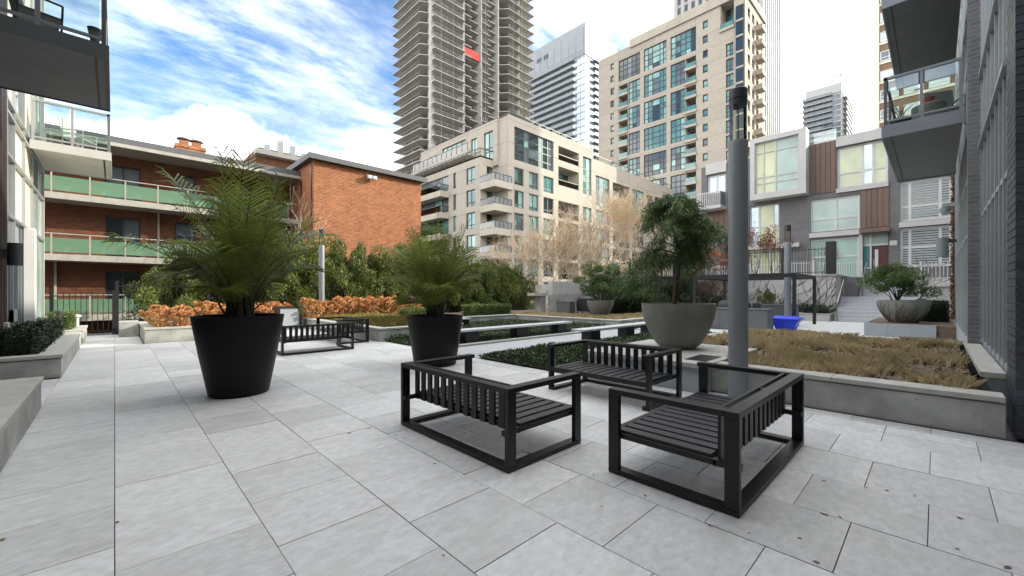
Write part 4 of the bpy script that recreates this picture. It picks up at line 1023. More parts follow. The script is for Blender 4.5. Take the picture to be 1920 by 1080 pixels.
def band(u0, u1, v0, v1, d=0.10, m='white_panel', nm='trim_band'):
    um = (u0 + u1) / 2; part(nm, MB().box(TX - d, TX - 0.003, ty(u1), ty(u0), tz(um, v1), tz(um, v0)), m, th)
band(1324, 1362, 305, 325); band(1518, 1613, 434, 443, 0.14); band(1568, 1666, 347.5, 356, 0.14); band(1686, 1787, 413, 423, 0.14); band(1568, 1666, 252, 266, 0.16, nm='parapet_panel'); band(1403, 1500, 458.5, 466, 0.3)
pb = MB().box(TX - 0.18, TX + 0.3, -2.15, ty(1568) - 0.0, 11.2, 11.85); part('parapet', pb, 'white_panel', th)
# projecting white window box
a, b = ty(1517), ty(1414); zlo, zhi = tz(1465, 373), tz(1465, 257)
pj = part('bay_window', MB().box(TX - 1.0, TX - 0.002, a, a + 0.42, zlo, zhi).box(TX - 1.0, TX - 0.002, b - 0.30, b, zlo, zhi).box(TX - 0.999, TX - 0.002, a + 0.421, b - 0.301, zhi - 0.35, zhi - 0.001).box(TX - 0.999, TX - 0.002, a + 0.421, b - 0.301, zlo + 0.001, zlo + 0.40), 'white_panel', th)
window(pj, '-x', TX - 0.78, a + 0.42, b - 0.30, zlo + 0.4, zhi - 0.35, (0.52, 0.80), (0.2, 0.32, 0.80), 'white_panel', ['pane_yellow', 'pane_yellow', 'pane_mint'], 0.05, 0.09)
# small white balcony
a, b = ty(1362), ty(1317); zb = tz(1340, 396)
jb_ = part('balcony_slab', MB().box(TX - 1.3, TX - 0.003, a, b, zb, zb + 0.24), 'white_panel', th)
for i in range(13):
    y = a + 0.06 + (b - a - 0.12) * i / 12; bpart('baluster', TX - 1.26, TX - 1.22, y - 0.018, y + 0.018, zb + 0.241, zb + 1.25, 'white_paint', jb_)
part('hand_rail', MB().box(TX - 1.27, TX - 1.20, a + 0.02, b - 0.02, zb + 1.251, zb + 1.31), 'white_paint', jb_)
part('side_panel', MB().box(TX - 1.2, TX - 0.1, a + 0.02, a + 0.06, zb + 0.241, zb + 1.3), 'pane_grey', jb_)
# roof terrace glass guard
a, b = ty(1567), ty(1519)
part('roof_guard', MB().box(TX + 0.3, TX + 0.33, a, b + 0.2, 11.76, 12.6), 'clear_glass', th)
band(1668, 1682, 451, 460, 0.05, 'white_paint', 'number_plate')
# column overgrown with rusty vine leaves at the end of the right wing
vc = thing('vine_column', 'slim column wrapped in rusty brown vine leaves by the right facade', 'column', (23.4, -0.62, 0.44))
part('shaft', MB().lathe([(0.13, 0.44), (0.13, 7.0)], (23.4, -0.62, 0), 12), 'bark', vc)
n = 5200; a = NP.uniform(0, 6.283, n); zc = NP.uniform(0.44, 7.0, n); rr = 0.13 + 0.08 * NP.random(n) + 0.25 * np.clip(0.9 - zc, 0, 1) * NP.random(n)
v = leaves(np.stack([rr * np.cos(a), rr * np.sin(a), zc - 0.44], 1), 0.08, 0.055, -0.3)
stuff(put('vine_leaves', nmesh('vine_leaves', v, 4), 'vine_leaf', vc))

# ================================================================== towers and mid-rise blocks beyond
G0 = -3.0
# ---- beige mid-rise
mc = pd(952, 53.0); MX, MY = mc
mr = thing('beige_midrise', 'beige precast mid-rise apartment block with green framed windows', 'building', (MX, MY, G0))
MT = zat(213, 53.0)
def mx(u): return xOnY(u, MY)
rowz = lambda k: (17.95 - 3.0 * k - 2.25, 17.95 - 3.0 * k)
hs = []; winl = []; recl = []
def mh(u0, u1, z0, z1, kind, c=(), r_=()):
    h = (mx(u0), mx(u1), z0, z1); hs.append(h); (winl if kind == 'w' else recl).append((h, c, r_))
mh(964.5, 1038, 18.95, 23.3, 'w', (0.25, 0.36, 0.62, 0.72, 0.86), (0.22, 0.5, 0.72))
mh(1093, 1109, 17.0, 22.9, 'w', (0.5,), (0.15, 0.35, 0.5, 0.68))
mh(1117, 1143, 15.7, 20.6, 'w', (0.33, 0.66), (0.2, 0.5, 0.7)); mh(1185.5, 1207.5, 15.7, 20.4, 'w', (0.5,), (0.2, 0.5, 0.7)); mh(1228, 1240, 15.7, 20.4, 'w', (0.5,), (0.5,))
mh(1047, 1085, 20.9, 23.0, 'r'); mh(1047, 1085, 17.2, 20.0, 'r'); mh(1149, 1180, 18.0, 20.4, 'r'); mh(1149, 1180, 15.2, 17.3, 'r'); mh(1212.5, 1224, 18.0, 20.2, 'r')
for k in range(0, 7):
    z0, z1 = rowz(k)
    mh(964.5, 982, z0, z1, 'w', (0.5,), (0.22,)); mh(992, 1009.5, z0, z1, 'w', (0.5,), (0.22,)); mh(1019, 1038, z0, z1, 'w', (0.5,), (0.22,))
    if k:
        mh(1047, 1085, z0 - 0.3, z1, 'r'); mh(1093, 1109, z0, z1, 'w', (0.5,), (0.25,)); mh(1117, 1143, z0, z1, 'w', (0.5,), (0.25,)); mh(1149, 1180, z0 - 0.3, z1, 'r'); mh(1185.5, 1207.5, z0, z1, 'w', (0.5,), (0.25,))
XR = mx(1262); xstep = mx(1112.5)
wmb = wall_holes(MB(), '-y', MY, MX, xstep, G0, MT, [h for h in hs if h[0] < xstep], 0.35)
wall_holes(wmb, '-y', MY + 0.01, xstep, XR, G0, MT - 1.5, [h for h in hs if h[0] > xstep], 0.35)
part('wall', wmb, 'precast_joint', mr)
PANES = ['pane_pale', 'pane_teal', 'pane_dark', 'pane_teal', 'pane_grey']
for h, c, r_ in winl: window(mr, '-y', MY, *h, c, r_, 'frame_green', PANES, 0.25, 0.11)
for h, c, r_ in recl:
    rc = part('loggia', MB().box(h[0], h[1], MY + 1.9, MY + 1.95, h[2], h[3]).box(h[0], h[1], MY + 0.36, MY + 1.9, h[2] - 0.05, h[2] - 0.01).box(h[0], h[1], MY + 0.36, MY + 1.9, h[3] + 0.01, h[3] + 0.05).box(h[0] - 0.05, h[0] - 0.01, MY + 0.36, MY + 1.95, h[2], h[3]).box(h[1] + 0.01, h[1] + 0.05, MY + 0.36, MY + 1.95, h[2], h[3]), 'precast', mr)
    window(rc, '-y', MY + 1.9, h[0] + 0.3, h[1] - 0.3, h[2] + 0.02, h[3] - 0.2, (0.33, 0.66), (0.7,), 'frame_green', ['pane_dark', 'pane_teal', 'pane_dark'], -0.02, 0.12)
    part('rail', MB().box(h[0], h[1], MY + 0.06, MY + 0.12, h[2] + 0.85, h[2] + 0.95).box(h[0], h[1], MY + 0.06, MY + 0.12, h[2] + 0.02, h[2] + 0.10), 'frame_green', rc); part('guard_glass', MB().box(h[0], h[1], MY + 0.08, MY + 0.10, h[2] + 0.11, h[2] + 0.84), 'rail_glass', rc)
# corner bay side and left block
YG = yOnX(935.5, MX)
part('side_wall', wall_holes(MB(), '-x', MX, MY, YG + 1.0, G0, MT, [], 0.2), 'precast_joint', mr)
UX = MX - 0.35; LXX = 34.0; LY = 41.0
UYL = yOnX(789, UX); LYL = yOnX(782, LXX)
def uy(u): return yOnX(u, UX)
def uz(u, v): return zat(v, dist(UX, uy(u)))
zter = zat(291, dist(LXX, LY))                         # terrace level over the lower left block
uh = []
def uwin(u0, u1, v0, v1):
    um = (u0 + u1) / 2; h = (uy(u1), uy(u0), uz(um, v1), uz(um, v0)); uh.append(h); return h
u1_ = uwin(907, 924.5, 247, 300); u2_ = uwin(829, 873, 270, 298); u3_ = uwin(805, 819, 293, 310); u4_ = uwin(883, 894, 260, 290)
um = wall_holes(MB(), '-x', UX, YG, UYL, zter - 1.0, MT - 0.1, uh, 0.3)
um.quad((UX, YG, zter - 1), (MX + 0.2, YG, zter - 1), (MX + 0.2, YG, MT - 0.1), (UX, YG, MT - 0.1))
part('upper_wall', um, 'precast_joint', mr)
window(mr, '-x', UX, *u1_, (0.5,), (0.3, 0.42), 'frame_green', PANES, 0.2, 0.12); window(mr, '-x', UX, *u2_, (0.2, 0.4, 0.6, 0.8), (0.7,), 'frame_green', PANES, 0.2, 0.12)
window(mr, '-x', UX, *u3_, (0.5,), (), 'frame_green', PANES, 0.2, 0.12); window(mr, '-x', UX, *u4_, (0.5,), (), 'frame_green', PANES, 0.2, 0.12)
def ly2(u): return yOnX(u, LXX)
def lz2(u, v): return zat(v, dist(LXX, ly2(u)))
lh = []
lwn = []
zt1 = lz2(882, 314) ; zt1b = lz2(882, 344.5); pit = 3.0
for k in range(0, 7):
    for (u0, u1, c) in ((874, 891, (0.5,)), (849.5, 855, ()), (789, 841, (0.25, 0.5, 0.75))):
        h = (ly2(u1), ly2(u0), zt1b - pit * k, zt1 - pit * k); lh.append(h); lwn.append((h, c))
lm = wall_holes(MB(), '-x', LXX, LY, LYL, G0, zter, lh, 0.3)
part('lower_wall', lm, 'precast_joint', mr)
for h, c in lwn: window(mr, '-x', LXX, *h, c, (0.24,), 'frame_green', PANES, 0.2, 0.11)
rh = [(LXX + 1.1, MX - 0.2, zt1b - 0.3 - pit * k, zt1 - pit * k) for k in range(6)]
part('return_wall', wall_holes(MB(), '-y', LY, LXX, MX + 0.1, G0, zter, rh, 0.4), 'precast', mr)
for h in rh: window(mr, '-y', LY, *h, (0.6,), (0.3,), 'frame_green', ['pane_teal', 'pane_dark'], 0.35, 0.12)
part('terrace_deck', MB().box(LXX, UX + 0.1, LY, LYL, zter - 0.2, zter + 0.001), 'precast', mr)
for k in range(6):                                       # corner balconies
    z = zt1b - 0.35 - pit * k
    bb_ = part('balcony', MB().box(LXX - 0.1, MX + 0.6, MY - 0.35, LY - 0.003, z - 0.85, z), 'precast', mr)
    part('guard', MB().box(LXX - 0.05, MX + 0.5, MY - 0.30, MY - 0.24, z + 0.80, z + 0.9).box(LXX - 0.08, LXX - 0.02, MY - 0.3, LY - 0.01, z + 0.8, z + 0.9), 'frame_green', bb_); part('guard_glass', MB().box(LXX - 0.05, MX + 0.5, MY - 0.28, MY - 0.26, z + 0.05, z + 0.79).box(LXX - 0.06, LXX - 0.04, MY - 0.25, LY - 0.01, z + 0.05, z + 0.79), 'rail_glass', bb_)
    for i in range(5): bpart('post', LXX + 0.1 + i * 0.7, LXX + 0.17 + i * 0.7, MY - 0.31, MY - 0.29, z, z + 0.79, 'frame_green', bb_)
for k in range(4):                                       # balconies far left on the lower block
    z = zt1b - 0.25 - pit * k
    bb_ = part('balcony', MB().box(LXX - 1.5, LXX - 0.004, ly2(842), ly2(788), z - 0.8, z), 'precast', mr)
    part('guard', MB().box(LXX - 1.45, LXX - 1.39, ly2(842), ly2(788), z + 0.85, z + 0.95).box(LXX - 1.45, LXX - 0.01, ly2(842) + 0.02, ly2(842) + 0.06, z + 0.85, z + 0.95), 'frame_green', bb_)
for k in range(4): part('guard_glass', MB().box(LXX - 1.43, LXX - 1.41, ly2(842), ly2(788), zt1b - 0.25 - pit * k + 0.03, zt1b - 0.25 - pit * k + 0.84), 'rail_glass', mr)
# upper balcony shelf and terrace rails
zs_ = uz(850, 303)
sh = part('balcony', MB().box(UX - 1.6, UX - 0.004, uy(893), uy(790), zs_ - 0.6, zs_), 'precast_tan', mr)
part('guard', MB().box(UX - 1.55, UX - 1.49, uy(893), uy(790), zs_ + 1.0, zs_ + 1.1), 'frame_green', sh); part('guard_glass', MB().box(UX - 1.53, UX - 1.51, uy(893), uy(790), zs_ + 0.03, zs_ + 0.99), 'rail_glass', sh)
for i in range(12): bpart('post', UX - 1.56, UX - 1.54, uy(893) + i * (uy(790) - uy(893)) / 11.5, uy(893) + 0.07 + i * (uy(790) - uy(893)) / 11.5, zs_, zs_ + 0.99, 'frame_green', sh)
rl = part('terrace_rail', MB().box(LXX + 0.05, LXX + 0.12, LY + 0.1, LYL, zter + 0.95, zter + 1.05).box(LXX + 0.05, LXX + 0.12, LY + 0.1, LYL, zter + 0.45, zter + 0.52).box(LXX + 0.13, MX, LY + 0.1, LY + 0.17, zter + 0.95, zter + 1.05), 'frame_green', mr)
for i in range(16): bpart('rail_post', LXX + 0.05, LXX + 0.12, LY + 0.1 + i * (LYL - LY) / 16, LY + 0.17 + i * (LYL - LY) / 16, zter, zter + 0.94, 'frame_green', mr)
part('core', MB().box(MX + 2.2, XR, MY + 2.2, UYL, G0, MT - 1.7).box(UX + 0.45, MX + 2.1, LY + 0.5, UYL, G0, MT - 0.2).box(MX + 0.4, MX + 2.19, MY + 2.2, LY + 0.49, G0, MT - 0.2), 'precast', mr)
part('roof', MB().box(UX, xstep, YG, UYL, MT - 0.19, MT - 0.11).box(MX, xstep - 0.01, MY + 0.02, YG - 0.01, MT - 0.19, MT - 0.05), 'pale_concrete', mr)
part('roof', MB().box(xstep + 0.01, XR, MY + 0.03, UYL, MT - 1.69, MT - 1.55), 'pale_concrete', mr)
rr_ = MB().box(MX + 1.2, xstep + 1, MY + 1.0, MY + 1.06, MT + 0.95, MT + 1.03).box(MX + 1.2, xstep + 1, MY + 1.0, MY + 1.04, MT + 0.45, MT + 0.5).box(xstep + 1, XR, MY + 0.5, MY + 0.56, MT - 0.5, MT - 0.42)
x = MX + 1.2
while x < XR:
    rr_.box(x, x + 0.07, MY + (1.0 if x < xstep else 0.5), MY + (1.06 if x < xstep else 0.56), MT - 1.5, MT + (0.94 if x < xstep + 1 else -0.5)); x += 1.5
part('roof_rail', rr_, 'frame_green', mr)

# ---- tower under construction
cc = pd(816, 112.0); CX_, CY_ = cc
ct = thing('unfinished_tower', 'unfinished concrete tower with bare slabs and a red sheet', 'building', (CX_, CY_, G0))
CYL = yOnX(752, CX_); CXR = xOnY(993, CY_)
SP = 2.95
zref = zat(27.6, dist(CX_ - 0.5, CY_ - 1.5))             # one slab level read from the picture
nlow = int((zref - 18) / SP)
z0c = zref - nlow * SP
ybk = CYL; xr = CXR
xa_, xb_, xc_, xd_, xe_ = (xOnY(u, CY_) for u in (868.5, 902, 933.5, 954, 970))
def slab_poly(o=1.6):
    return [(CX_ - 1.0, CY_ - 1.3), (xa_ - 0.2, CY_ - 1.3), (xa_ - 0.2, CY_ - 0.2), (xa_ + (xb_ - xa_) * 0.45, CY_ - 0.2), (xa_ + (xb_ - xa_) * 0.45, CY_ + 0.9), (xb_, CY_ + 0.9), (xb_, CY_ - 0.9),
            (xb_ + (xc_ - xb_) * 0.45, CY_ - 0.9), (xb_ + (xc_ - xb_) * 0.45, CY_ + 0.7), (xc_, CY_ + 0.7), (xc_ + (xd_ - xc_) * 0.4, CY_ + 0.7), (xd_ - 1.2, CY_ - 1.3), (xr + 0.9, CY_ - 1.3), (xr + 0.9, CYL + 1.0),
            (CX_ + 1.5, CYL + 1.2), (CX_ - 2.2, CYL + 1.2), (CX_ - 2.2, CY_ + 4.5), (CX_ - 0.1, CY_ + 3.2), (CX_ - 0.1, CY_ + 0.9), (CX_ - 1.0, CY_ + 0.3)]
sp = MB().prism([(a - CX_, b - CY_) for a, b in slab_poly()], 0, 0.22)
sp.box(-2.25, -2.21, 4.5, CYL - CY_ + 1.2, 0.02, 0.24)
smesh = sp.mesh('floor_slab'); smesh.materials.append(MATS['raw_slab'])
NF = 34
for k in range(-2, NF):
    z = z0c + k * SP; put('floor_slab', smesh, None, ct, (0, 0, z - G0))
ztop = z0c + NF * SP
def col(x, y, w=0.7, nm='column', m='raw_slab', d=None): bpart(nm, x - w / 2, x + w / 2, y - (d or w) / 2, y + (d or w) / 2, G0, ztop, m, ct)
col(CX_ + 0.05, CY_ + 1.9, 1.1); 
for x in (xa_, xb_, xc_, xe_ + 0.5): bpart('shear_wall', x - 0.22, x + 0.22, CY_ - 0.3, CY_ + 9, G0, ztop, 'raw_slab', ct)
bpart('shear_wall', xr - 0.2, xr + 0.2, CY_ + 1.5, CYL - 1, G0, ztop, 'raw_slab', ct)
for i in range(1, 5): col(CX_ + 1.2, CY_ + (CYL - CY_) * i / 4.2, 0.9)
for x in ((CX_ + xa_) / 2, (xd_ + xe_) / 2 + 1): col(x, CY_ + 4, 0.6)
part('core', MB().box(CX_ + 7, xr - 4, CY_ + 9.2, CYL - 5, G0, ztop), 'raw_wall', ct)
q = MB(); q2 = MB()
for k in range(-2, NF):                                  # temporary guards, stud partitions, site clutter
    z = z0c + k * SP + 0.23
    for (x0, x1, y) in ((CX_ - 0.8, xa_ - 0.3, CY_ - 1.1), (xb_ + 0.2, xb_ + 2.0, CY_ - 0.7), (xd_ - 1, xr + 0.7, CY_ - 1.1)):
        q.box(x0, x1, y - 0.03, y + 0.03, z + 1.0, z + 1.07); q.box(x0, x1, y - 0.03, y + 0.03, z + 0.5, z + 0.56)
        n = max(2, int((x1 - x0) / 1.8))
        for i in range(n + 1): q.box(x0 + (x1 - x0) * i / n - 0.03, x0 + (x1 - x0) * i / n + 0.03, y - 0.025, y + 0.025, z, z + (SP - 0.25 if i % 2 else 1.0))
    q.box(CX_ - 2.05, CX_ - 1.99, CY_ + 4.6, CYL + 1, z + 1.0, z + 1.07)
    for i in range(5):
        if R.random() < 0.75: q2.box(CX_ + 2.4, CX_ + 2.6, CY_ + 3.5 + i * (CYL - CY_) / 5.4, CY_ + 3.5 + i * (CYL - CY_) / 5.4 + R.uniform(0.8, 3), z, z + R.uniform(1.0, 2.4))
    for a, b in ((CX_ + 1, xa_ - 1), (xa_ + 1, xb_ - 1), (xb_ + 1, xc_ - 1), (xd_, xe_)):
        if R.random() < 0.8: x = R.uniform(a, b - 1); q2.box(x, x + R.uniform(0.8, 2.6), CY_ + R.uniform(3, 6), CY_ + 6.2, z, z + R.uniform(1.2, 2.5))
stuff(part('site_guards', q, 'raw_slab', ct)); stuff(part('partitions', q2, 'raw_wall', ct))
for k in range(-2, NF):
    z = z0c + k * SP + 0.24
    for (a, b) in ((xa_ + 0.25, xa_ + (xb_ - xa_) * 0.42), (xc_ + 0.25, xc_ + (xd_ - xc_) * 0.55)): bpart('bay_shade', a, b, CY_ + 1.9, CY_ + 2.1, z, z + SP - 0.27, 'dark_gap', ct)  # near-black sheets stand for the shade inside open bays
    bpart('sunlit_infill', xe_ + 1.0, xr - 0.3, CY_ + 2.2, CY_ + 2.3, z, z + SP - 0.27, 'cream_panel', ct)  # cream sheets stand for sunlight on the tower's right edge
kr = round((zat(92, dist((xa_ + xb_) / 2, CY_)) - z0c) / SP - 0.5)
bpart('red_sheet', xa_ + 0.3, xb_ - 0.4, CY_ + 0.2, CY_ + 0.26, z0c + kr * SP + 0.25, z0c + (kr + 1) * SP - 0.35, 'red_tarp', ct)
part('podium', MB().box(CX_ - 1.2, xr, CY_ - 0.8, CYL + 1.5, G0, z0c - 2 * SP - 0.1), 'pane_grey', ct)
for k in range(6): part('podium_band', MB().box(CX_ - 2.2, xr + 0.9, CY_ - 1.3, CYL + 1.8, z0c - 2 * SP - 0.2 - k * 3.0 - 0.45, z0c - 2 * SP - 0.2 - k * 3.0), 'pale_metal', ct)

# ---- generic balcony tower
def glass_tower(label, corner, z1, wx, wy, pitch, wallm, slabm, panem, over=1.4, skip=0.0, crown=9.0, name='glass_tower', mull=True, rails=True, guards=('pane_grey', 'tower_white')):
    x0, y0 = corner; t = thing(name, label, 'tower', (x0, y0, G0))
    part('wall', MB().box(x0, x0 + wx, y0, y0 + wy, G0, z1), panem, t)
    part('crown', MB().box(x0 - 0.25, x0 + wx + 0.25, y0 - 0.25, y0 + wy + 0.25, z1 - crown, z1 + 0.3), wallm, t)
    z = z1 - crown - pitch * 0.3
    while z > 8:
        bpart('balcony_slab', x0 - over, x0 + wx * 0.8, y0 + wy * skip, y0 + wy + over, z, z + 0.28, slabm, t)
        bpart('balcony_slab', x0 + wx * 0.22, x0 + wx + over, y0 - over, y0 + wy * 0.8, z + 0.003, z + 0.283, slabm, t)
        if rails:
            bpart('guard', x0 - over, x0 - over + 0.08, y0 + wy * skip, y0 + wy + over, z + 0.285, z + 1.3, guards[0], t)
            bpart('guard', x0 + wx * 0.22, x0 + wx + over, y0 - over, y0 - over + 0.08, z + 0.285, z + 1.3, guards[1], t)
        bpart('spandrel', x0 - 0.04, x0, y0, y0 + wy * skip, z, z + 0.5, wallm, t)
        z -= pitch
    if mull:
        n = int(wy / 2.2)
        for i in range(n + 1): bpart('mullion', x0 - 0.08, x0, y0 + wy * i / n - 0.07, y0 + wy * i / n + 0.07, G0, z1 - crown, wallm, t)
        n = int(wx / 2.2)
        for i in range(n + 1): bpart('mullion', x0 + wx * i / n - 0.07, x0 + wx * i / n + 0.07, y0 - 0.08, y0, G0, z1 - crown, wallm, t)
    return t
gc = pd(1097, 171.0)
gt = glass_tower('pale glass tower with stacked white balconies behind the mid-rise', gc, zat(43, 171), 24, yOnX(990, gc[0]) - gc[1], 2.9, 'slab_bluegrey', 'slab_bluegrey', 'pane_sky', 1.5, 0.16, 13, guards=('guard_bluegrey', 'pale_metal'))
zc_ = zat(43, 171)
q = MB()
for i in range(6): q.box(gc[0] - 0.32, gc[0] - 0.26, gc[1] + 20 + i * 1.0 + (1.2 if i > 2 else 0), gc[1] + 20.6 + i * 1.0 + (1.2 if i > 2 else 0), zc_ - 6.5, zc_ - 4.5)
part('louvre', q, 'dark_gap', gt)
for i in range(9): bpart('crown_fin', gc[0] - 0.34, gc[0] - 0.255, gc[1] + 0.5 + i * 4.0, gc[1] + 0.62 + i * 4.0, zc_ - 13, zc_ - 1.5 - (i % 3) * 2.5, 'guard_bluegrey', gt)
for i in range(12): bpart('crown_window', gc[0] - 0.30, gc[0] - 0.256, gc[1] + 1.0 + i * 2.4, gc[1] + 3.0 + i * 2.4, zc_ - 12.6, zc_ - 10.4, 'pane_grey', gt)
rc_ = pd(1577, 215.0)
rt = glass_tower('distant white balcony tower with a roof frame above the townhouses', rc_, zat(155, 215), 30, yOnX(1512, rc_[0]) - rc_[1], 2.9, 'tower_white', 'tower_white', 'pane_grey', 1.6, 0.24, 4.5)
zt_ = zat(155, 215)
part('roof_frame', MB().box(rc_[0], rc_[0] + 0.4, rc_[1], rc_[1] + 0.5, zt_, zt_ + 5).box(rc_[0], rc_[0] + 0.4, rc_[1] + 3.4, rc_[1] + 3.9, zt_, zt_ + 4).box(rc_[0], rc_[0] + 0.5, rc_[1] - 0.2, rc_[1] + 6, zt_ + 4.01, zt_ + 4.5).box(rc_[0], rc_[0] + 0.4, rc_[1] + 0.6, rc_[1] + 6, zt_ + 2.2, zt_ + 2.5), 'pale_metal', rt)

# ---- tan tower
NX = 85.8
tt = thing('tan_tower', 'tan stone apartment tower with stacked teal window bays', 'tower', (NX, 25.3, G0))
def ny(u): return yOnX(u, NX)
NT = 59.2
YA, YB = ny(1397), ny(1122)
hs = []; wins_ = []; logs = []
def pr_(uL, uR): return ny(uR), ny(uL)
zrow = zat(39, dist(NX, ny(1322)))                        # top of the highest small window
def nwin(uL, uR, z0, z1, c, r_, kind='w'):
    a, b = pr_(uL, uR); h = (a, b, z0, z1); hs.append(h); (wins_ if kind == 'w' else logs).append((h, c, r_))
PT = 2.98
for k in range(19):
    z1 = zrow - k * PT
    if z1 < 2: break
    nwin(1317.5, 1327, z1 - 1.55, z1, (), (0.3,)); nwin(1144.5, 1151, z1 - 1.55, z1, (), (0.3,))
    nwin(1361, 1375, z1 - 2.6 - 6.5, z1 - 6.5, (0.5,), (0.2, 0.5)) if k % 1 == 0 and z1 > 10 else None
for k in range(9):
    z1 = zrow - 0.2 - k * 2 * PT; z0 = z1 - 2 * PT + 1.0
    if z0 < 1: break
    nwin(1207, 1249.5, z0, z1, (0.15, 0.30, 0.62, 0.82), (0.22, 0.5, 0.72))
    if k == 0:
        nwin(1257, 1305, z0, z1, (0.2, 0.4, 0.6, 0.8), (0.22, 0.5, 0.72)); nwin(1160, 1200, z0, z1, (0.2, 0.4, 0.6, 0.8), (0.22, 0.5, 0.72))
    else:
        nwin(1257, 1284.5, z0, z1, (0.33, 0.66), (0.22, 0.5, 0.72)); nwin(1178, 1200, z0, z1, (0.33, 0.66), (0.22, 0.5, 0.72))
        for (a, b) in ((1285.5, 1305), (1160.5, 1177)):
            nwin(a, b, z0 + PT - 0.25, z1, (), (), 'l'); nwin(a, b, z0 - 0.3, z0 + PT - 0.55, (), (), 'l')
nwin(1351, 1376, zrow - 3.4, zrow + 1.7, (), (), 'l')
tm = wall_holes(MB(), '-x', NX, YA, YB, G0, NT - 1.2, hs, 0.4)
tm.box(NX + 0.3, NX + 0.9, ny(1182), YB, NT - 1.2, NT - 0.4)
part('wall', tm, 'tan_joint', tt)
part('cornice', MB().box(NX - 0.35, NX + 12.6, YA - 0.3, ny(1182), NT - 1.19, NT + 0.6), 'precast_tan', tt)
for h, c, r_ in wins_: window(tt, '-x', NX, *h, c, r_, 'frame_dark', PANES, 0.3, 0.16)
for h, c, r_ in logs:
    lg = part('loggia', MB().box(NX + 2.2, NX + 2.25, h[0], h[1], h[2], h[3]).box(NX + 0.41, NX + 2.2, h[0], h[1], h[3] + 0.01, h[3] + 0.06).box(NX + 0.41, NX + 2.2, h[0], h[1], h[2] - 0.06, h[2] - 0.01).box(NX + 0.41, NX + 2.2, h[0] - 0.06, h[0] - 0.01, h[2], h[3]).box(NX + 0.41, NX + 2.2, h[1] + 0.01, h[1] + 0.06, h[2], h[3]), 'precast_tan', tt)
    window(lg, '-x', NX + 2.2, h[0] + 0.2, h[1] - 0.2, h[2] + 0.02, h[3] - 0.3, (0.5,), (), 'frame_dark', ['pane_dark', 'pane_teal'], -0.02, 0.14)
    part('guard', MB().box(NX - 0.25, NX - 0.18, h[0], h[1], h[2] + 0.1, h[2] + 1.05), 'pane_teal', lg)
    part('ledge', MB().box(NX - 0.35, NX - 0.002, h[0] - 0.1, h[1] + 0.1, h[2] - 0.4, h[2] + 0.09), 'precast_tan', lg)
# the lit face that looks to -y, with window strips and balconies
h2 = []
sx = [NX + 1.6 + 2.7 * i for i in range(4)]
for k in range(19):
    z1 = zrow - k * PT
    if z1 < 3: break
    for x in sx: h2.append((x, x + 1.5, z1 - 1.9, z1))
part('lit_wall', wall_holes(MB(), '-y', YA, NX, NX + 12.3, G0, NT - 1.2, h2, 0.4), 'precast_tan', tt)
for h in h2: window(tt, '-y', YA, *h, (), (0.3,), 'frame_dark', ['pane_dark', 'pane_teal'], 0.3, 0.12)
for k in range(18):
    z = zrow - k * PT - 2.2
    if z > 3: bpart('balcony', NX + 6.6, NX + 8.9, YA - 1.2, YA - 0.003, z - 0.2, z + 0.8, 'precast_tan', tt)
part('corner_glass', MB().box(NX - 0.5, NX - 0.02, ny(1395), ny(1381), 3, NT - 3), 'pane_dark', tt)
for k in range(18): bpart('floor_band', NX - 0.56, NX - 0.51, ny(1395), ny(1381), zrow - k * PT - 0.35, zrow - k * PT, 'precast_tan', tt)
part('core', MB().box(NX + 2.6, NX + 12.2, YA + 1, YB, G0, NT - 1.3).box(NX + 0.5, NX + 2.5, YA + 1, YA + 1.2, G0, NT - 1.3), 'precast_tan', tt)
part('roof_plant', MB().box(NX + 3, NX + 12, ny(1180), ny(1150), NT - 1.2, NT + 0.6), 'dark_fascia', tt)

# ---- dark and white tower behind it
wd = pd(1448, 128.0); WX0 = pd(1268, 128.0)
kx, ky = wd[0] - 6, wd[1] - 2
dw = thing('striped_tower', 'very tall white tower with dark window stripes rising behind the tan tower', 'tower', (kx, ky, G0))
DX = 133.0; DYa, DYb = yOnX(1428, DX), yOnX(1268, DX); DH = 128
part('wall', MB().box(DX, DX + 28, DYa, DYb, G0, DH), 'pane_grey', dw)
n = 11
for i in range(n + 1): y = DYa + (DYb - DYa) * i / n; bpart('pier', DX - 0.5, DX + 0.1, y - 0.55, y + 0.55, G0, DH, 'tower_white', dw)
DXR = xOnY(1459, DYa); n = 8
for i in range(n + 1): x = DX + 0.6 + (DXR - DX - 0.6) * i / n; bpart('pier', x - 0.26, x + 0.26, DYa - 0.6, DYa + 0.1, G0, DH, 'tower_white', dw)
for k in range(40):
    z = 6 + k * 3.05
    bpart('spandrel', DX - 0.25, DX, DYa, DYb, z, z + 1.0, 'precast', dw); bpart('spandrel', DX, DXR, DYa - 0.3, DYa - 0.001, z, z + 0.9, 'guard_bluegrey', dw)

# ---- brown brick slab tower at the right
bt = pd(1655, 60); BX = bt[0]; BYL_ = yOnX(1641, BX)
bw2 = thing('brown_slab_tower', 'brown brick slab tower with white window units behind the right balconies', 'tower', (BX, -5.5, G0))
part('wall', MB().box(BX, BX + 18, -5.5, BYL_, G0, 66), 'brick_brown', bw2)
part('corner_pier', MB().box(BX - 0.3, BX, BYL_ - 0.45, BYL_ + 0.05, G0, 66), 'cream_panel', bw2)
z = zat(222, dist(BX, 4.5)) - 2.85 * 7
while z < 64:
    part('floor_band', MB().box(BX - 0.1, BX - 0.001, -5.5, BYL_ - 0.46, z - 0.35, z), 'cream_panel', bw2)
    y = BYL_ - 0.55
    for i in range(4):
        w_ = window(bw2, '-x', BX - 0.05, y - 2.0, y, z + 0.02, z + 1.45, (0.5,), (0.35,), 'white_paint', ['pane_white', 'pane_grey', 'pane_white'], -0.05, 0.12); y -= 2.5
    z += 2.85
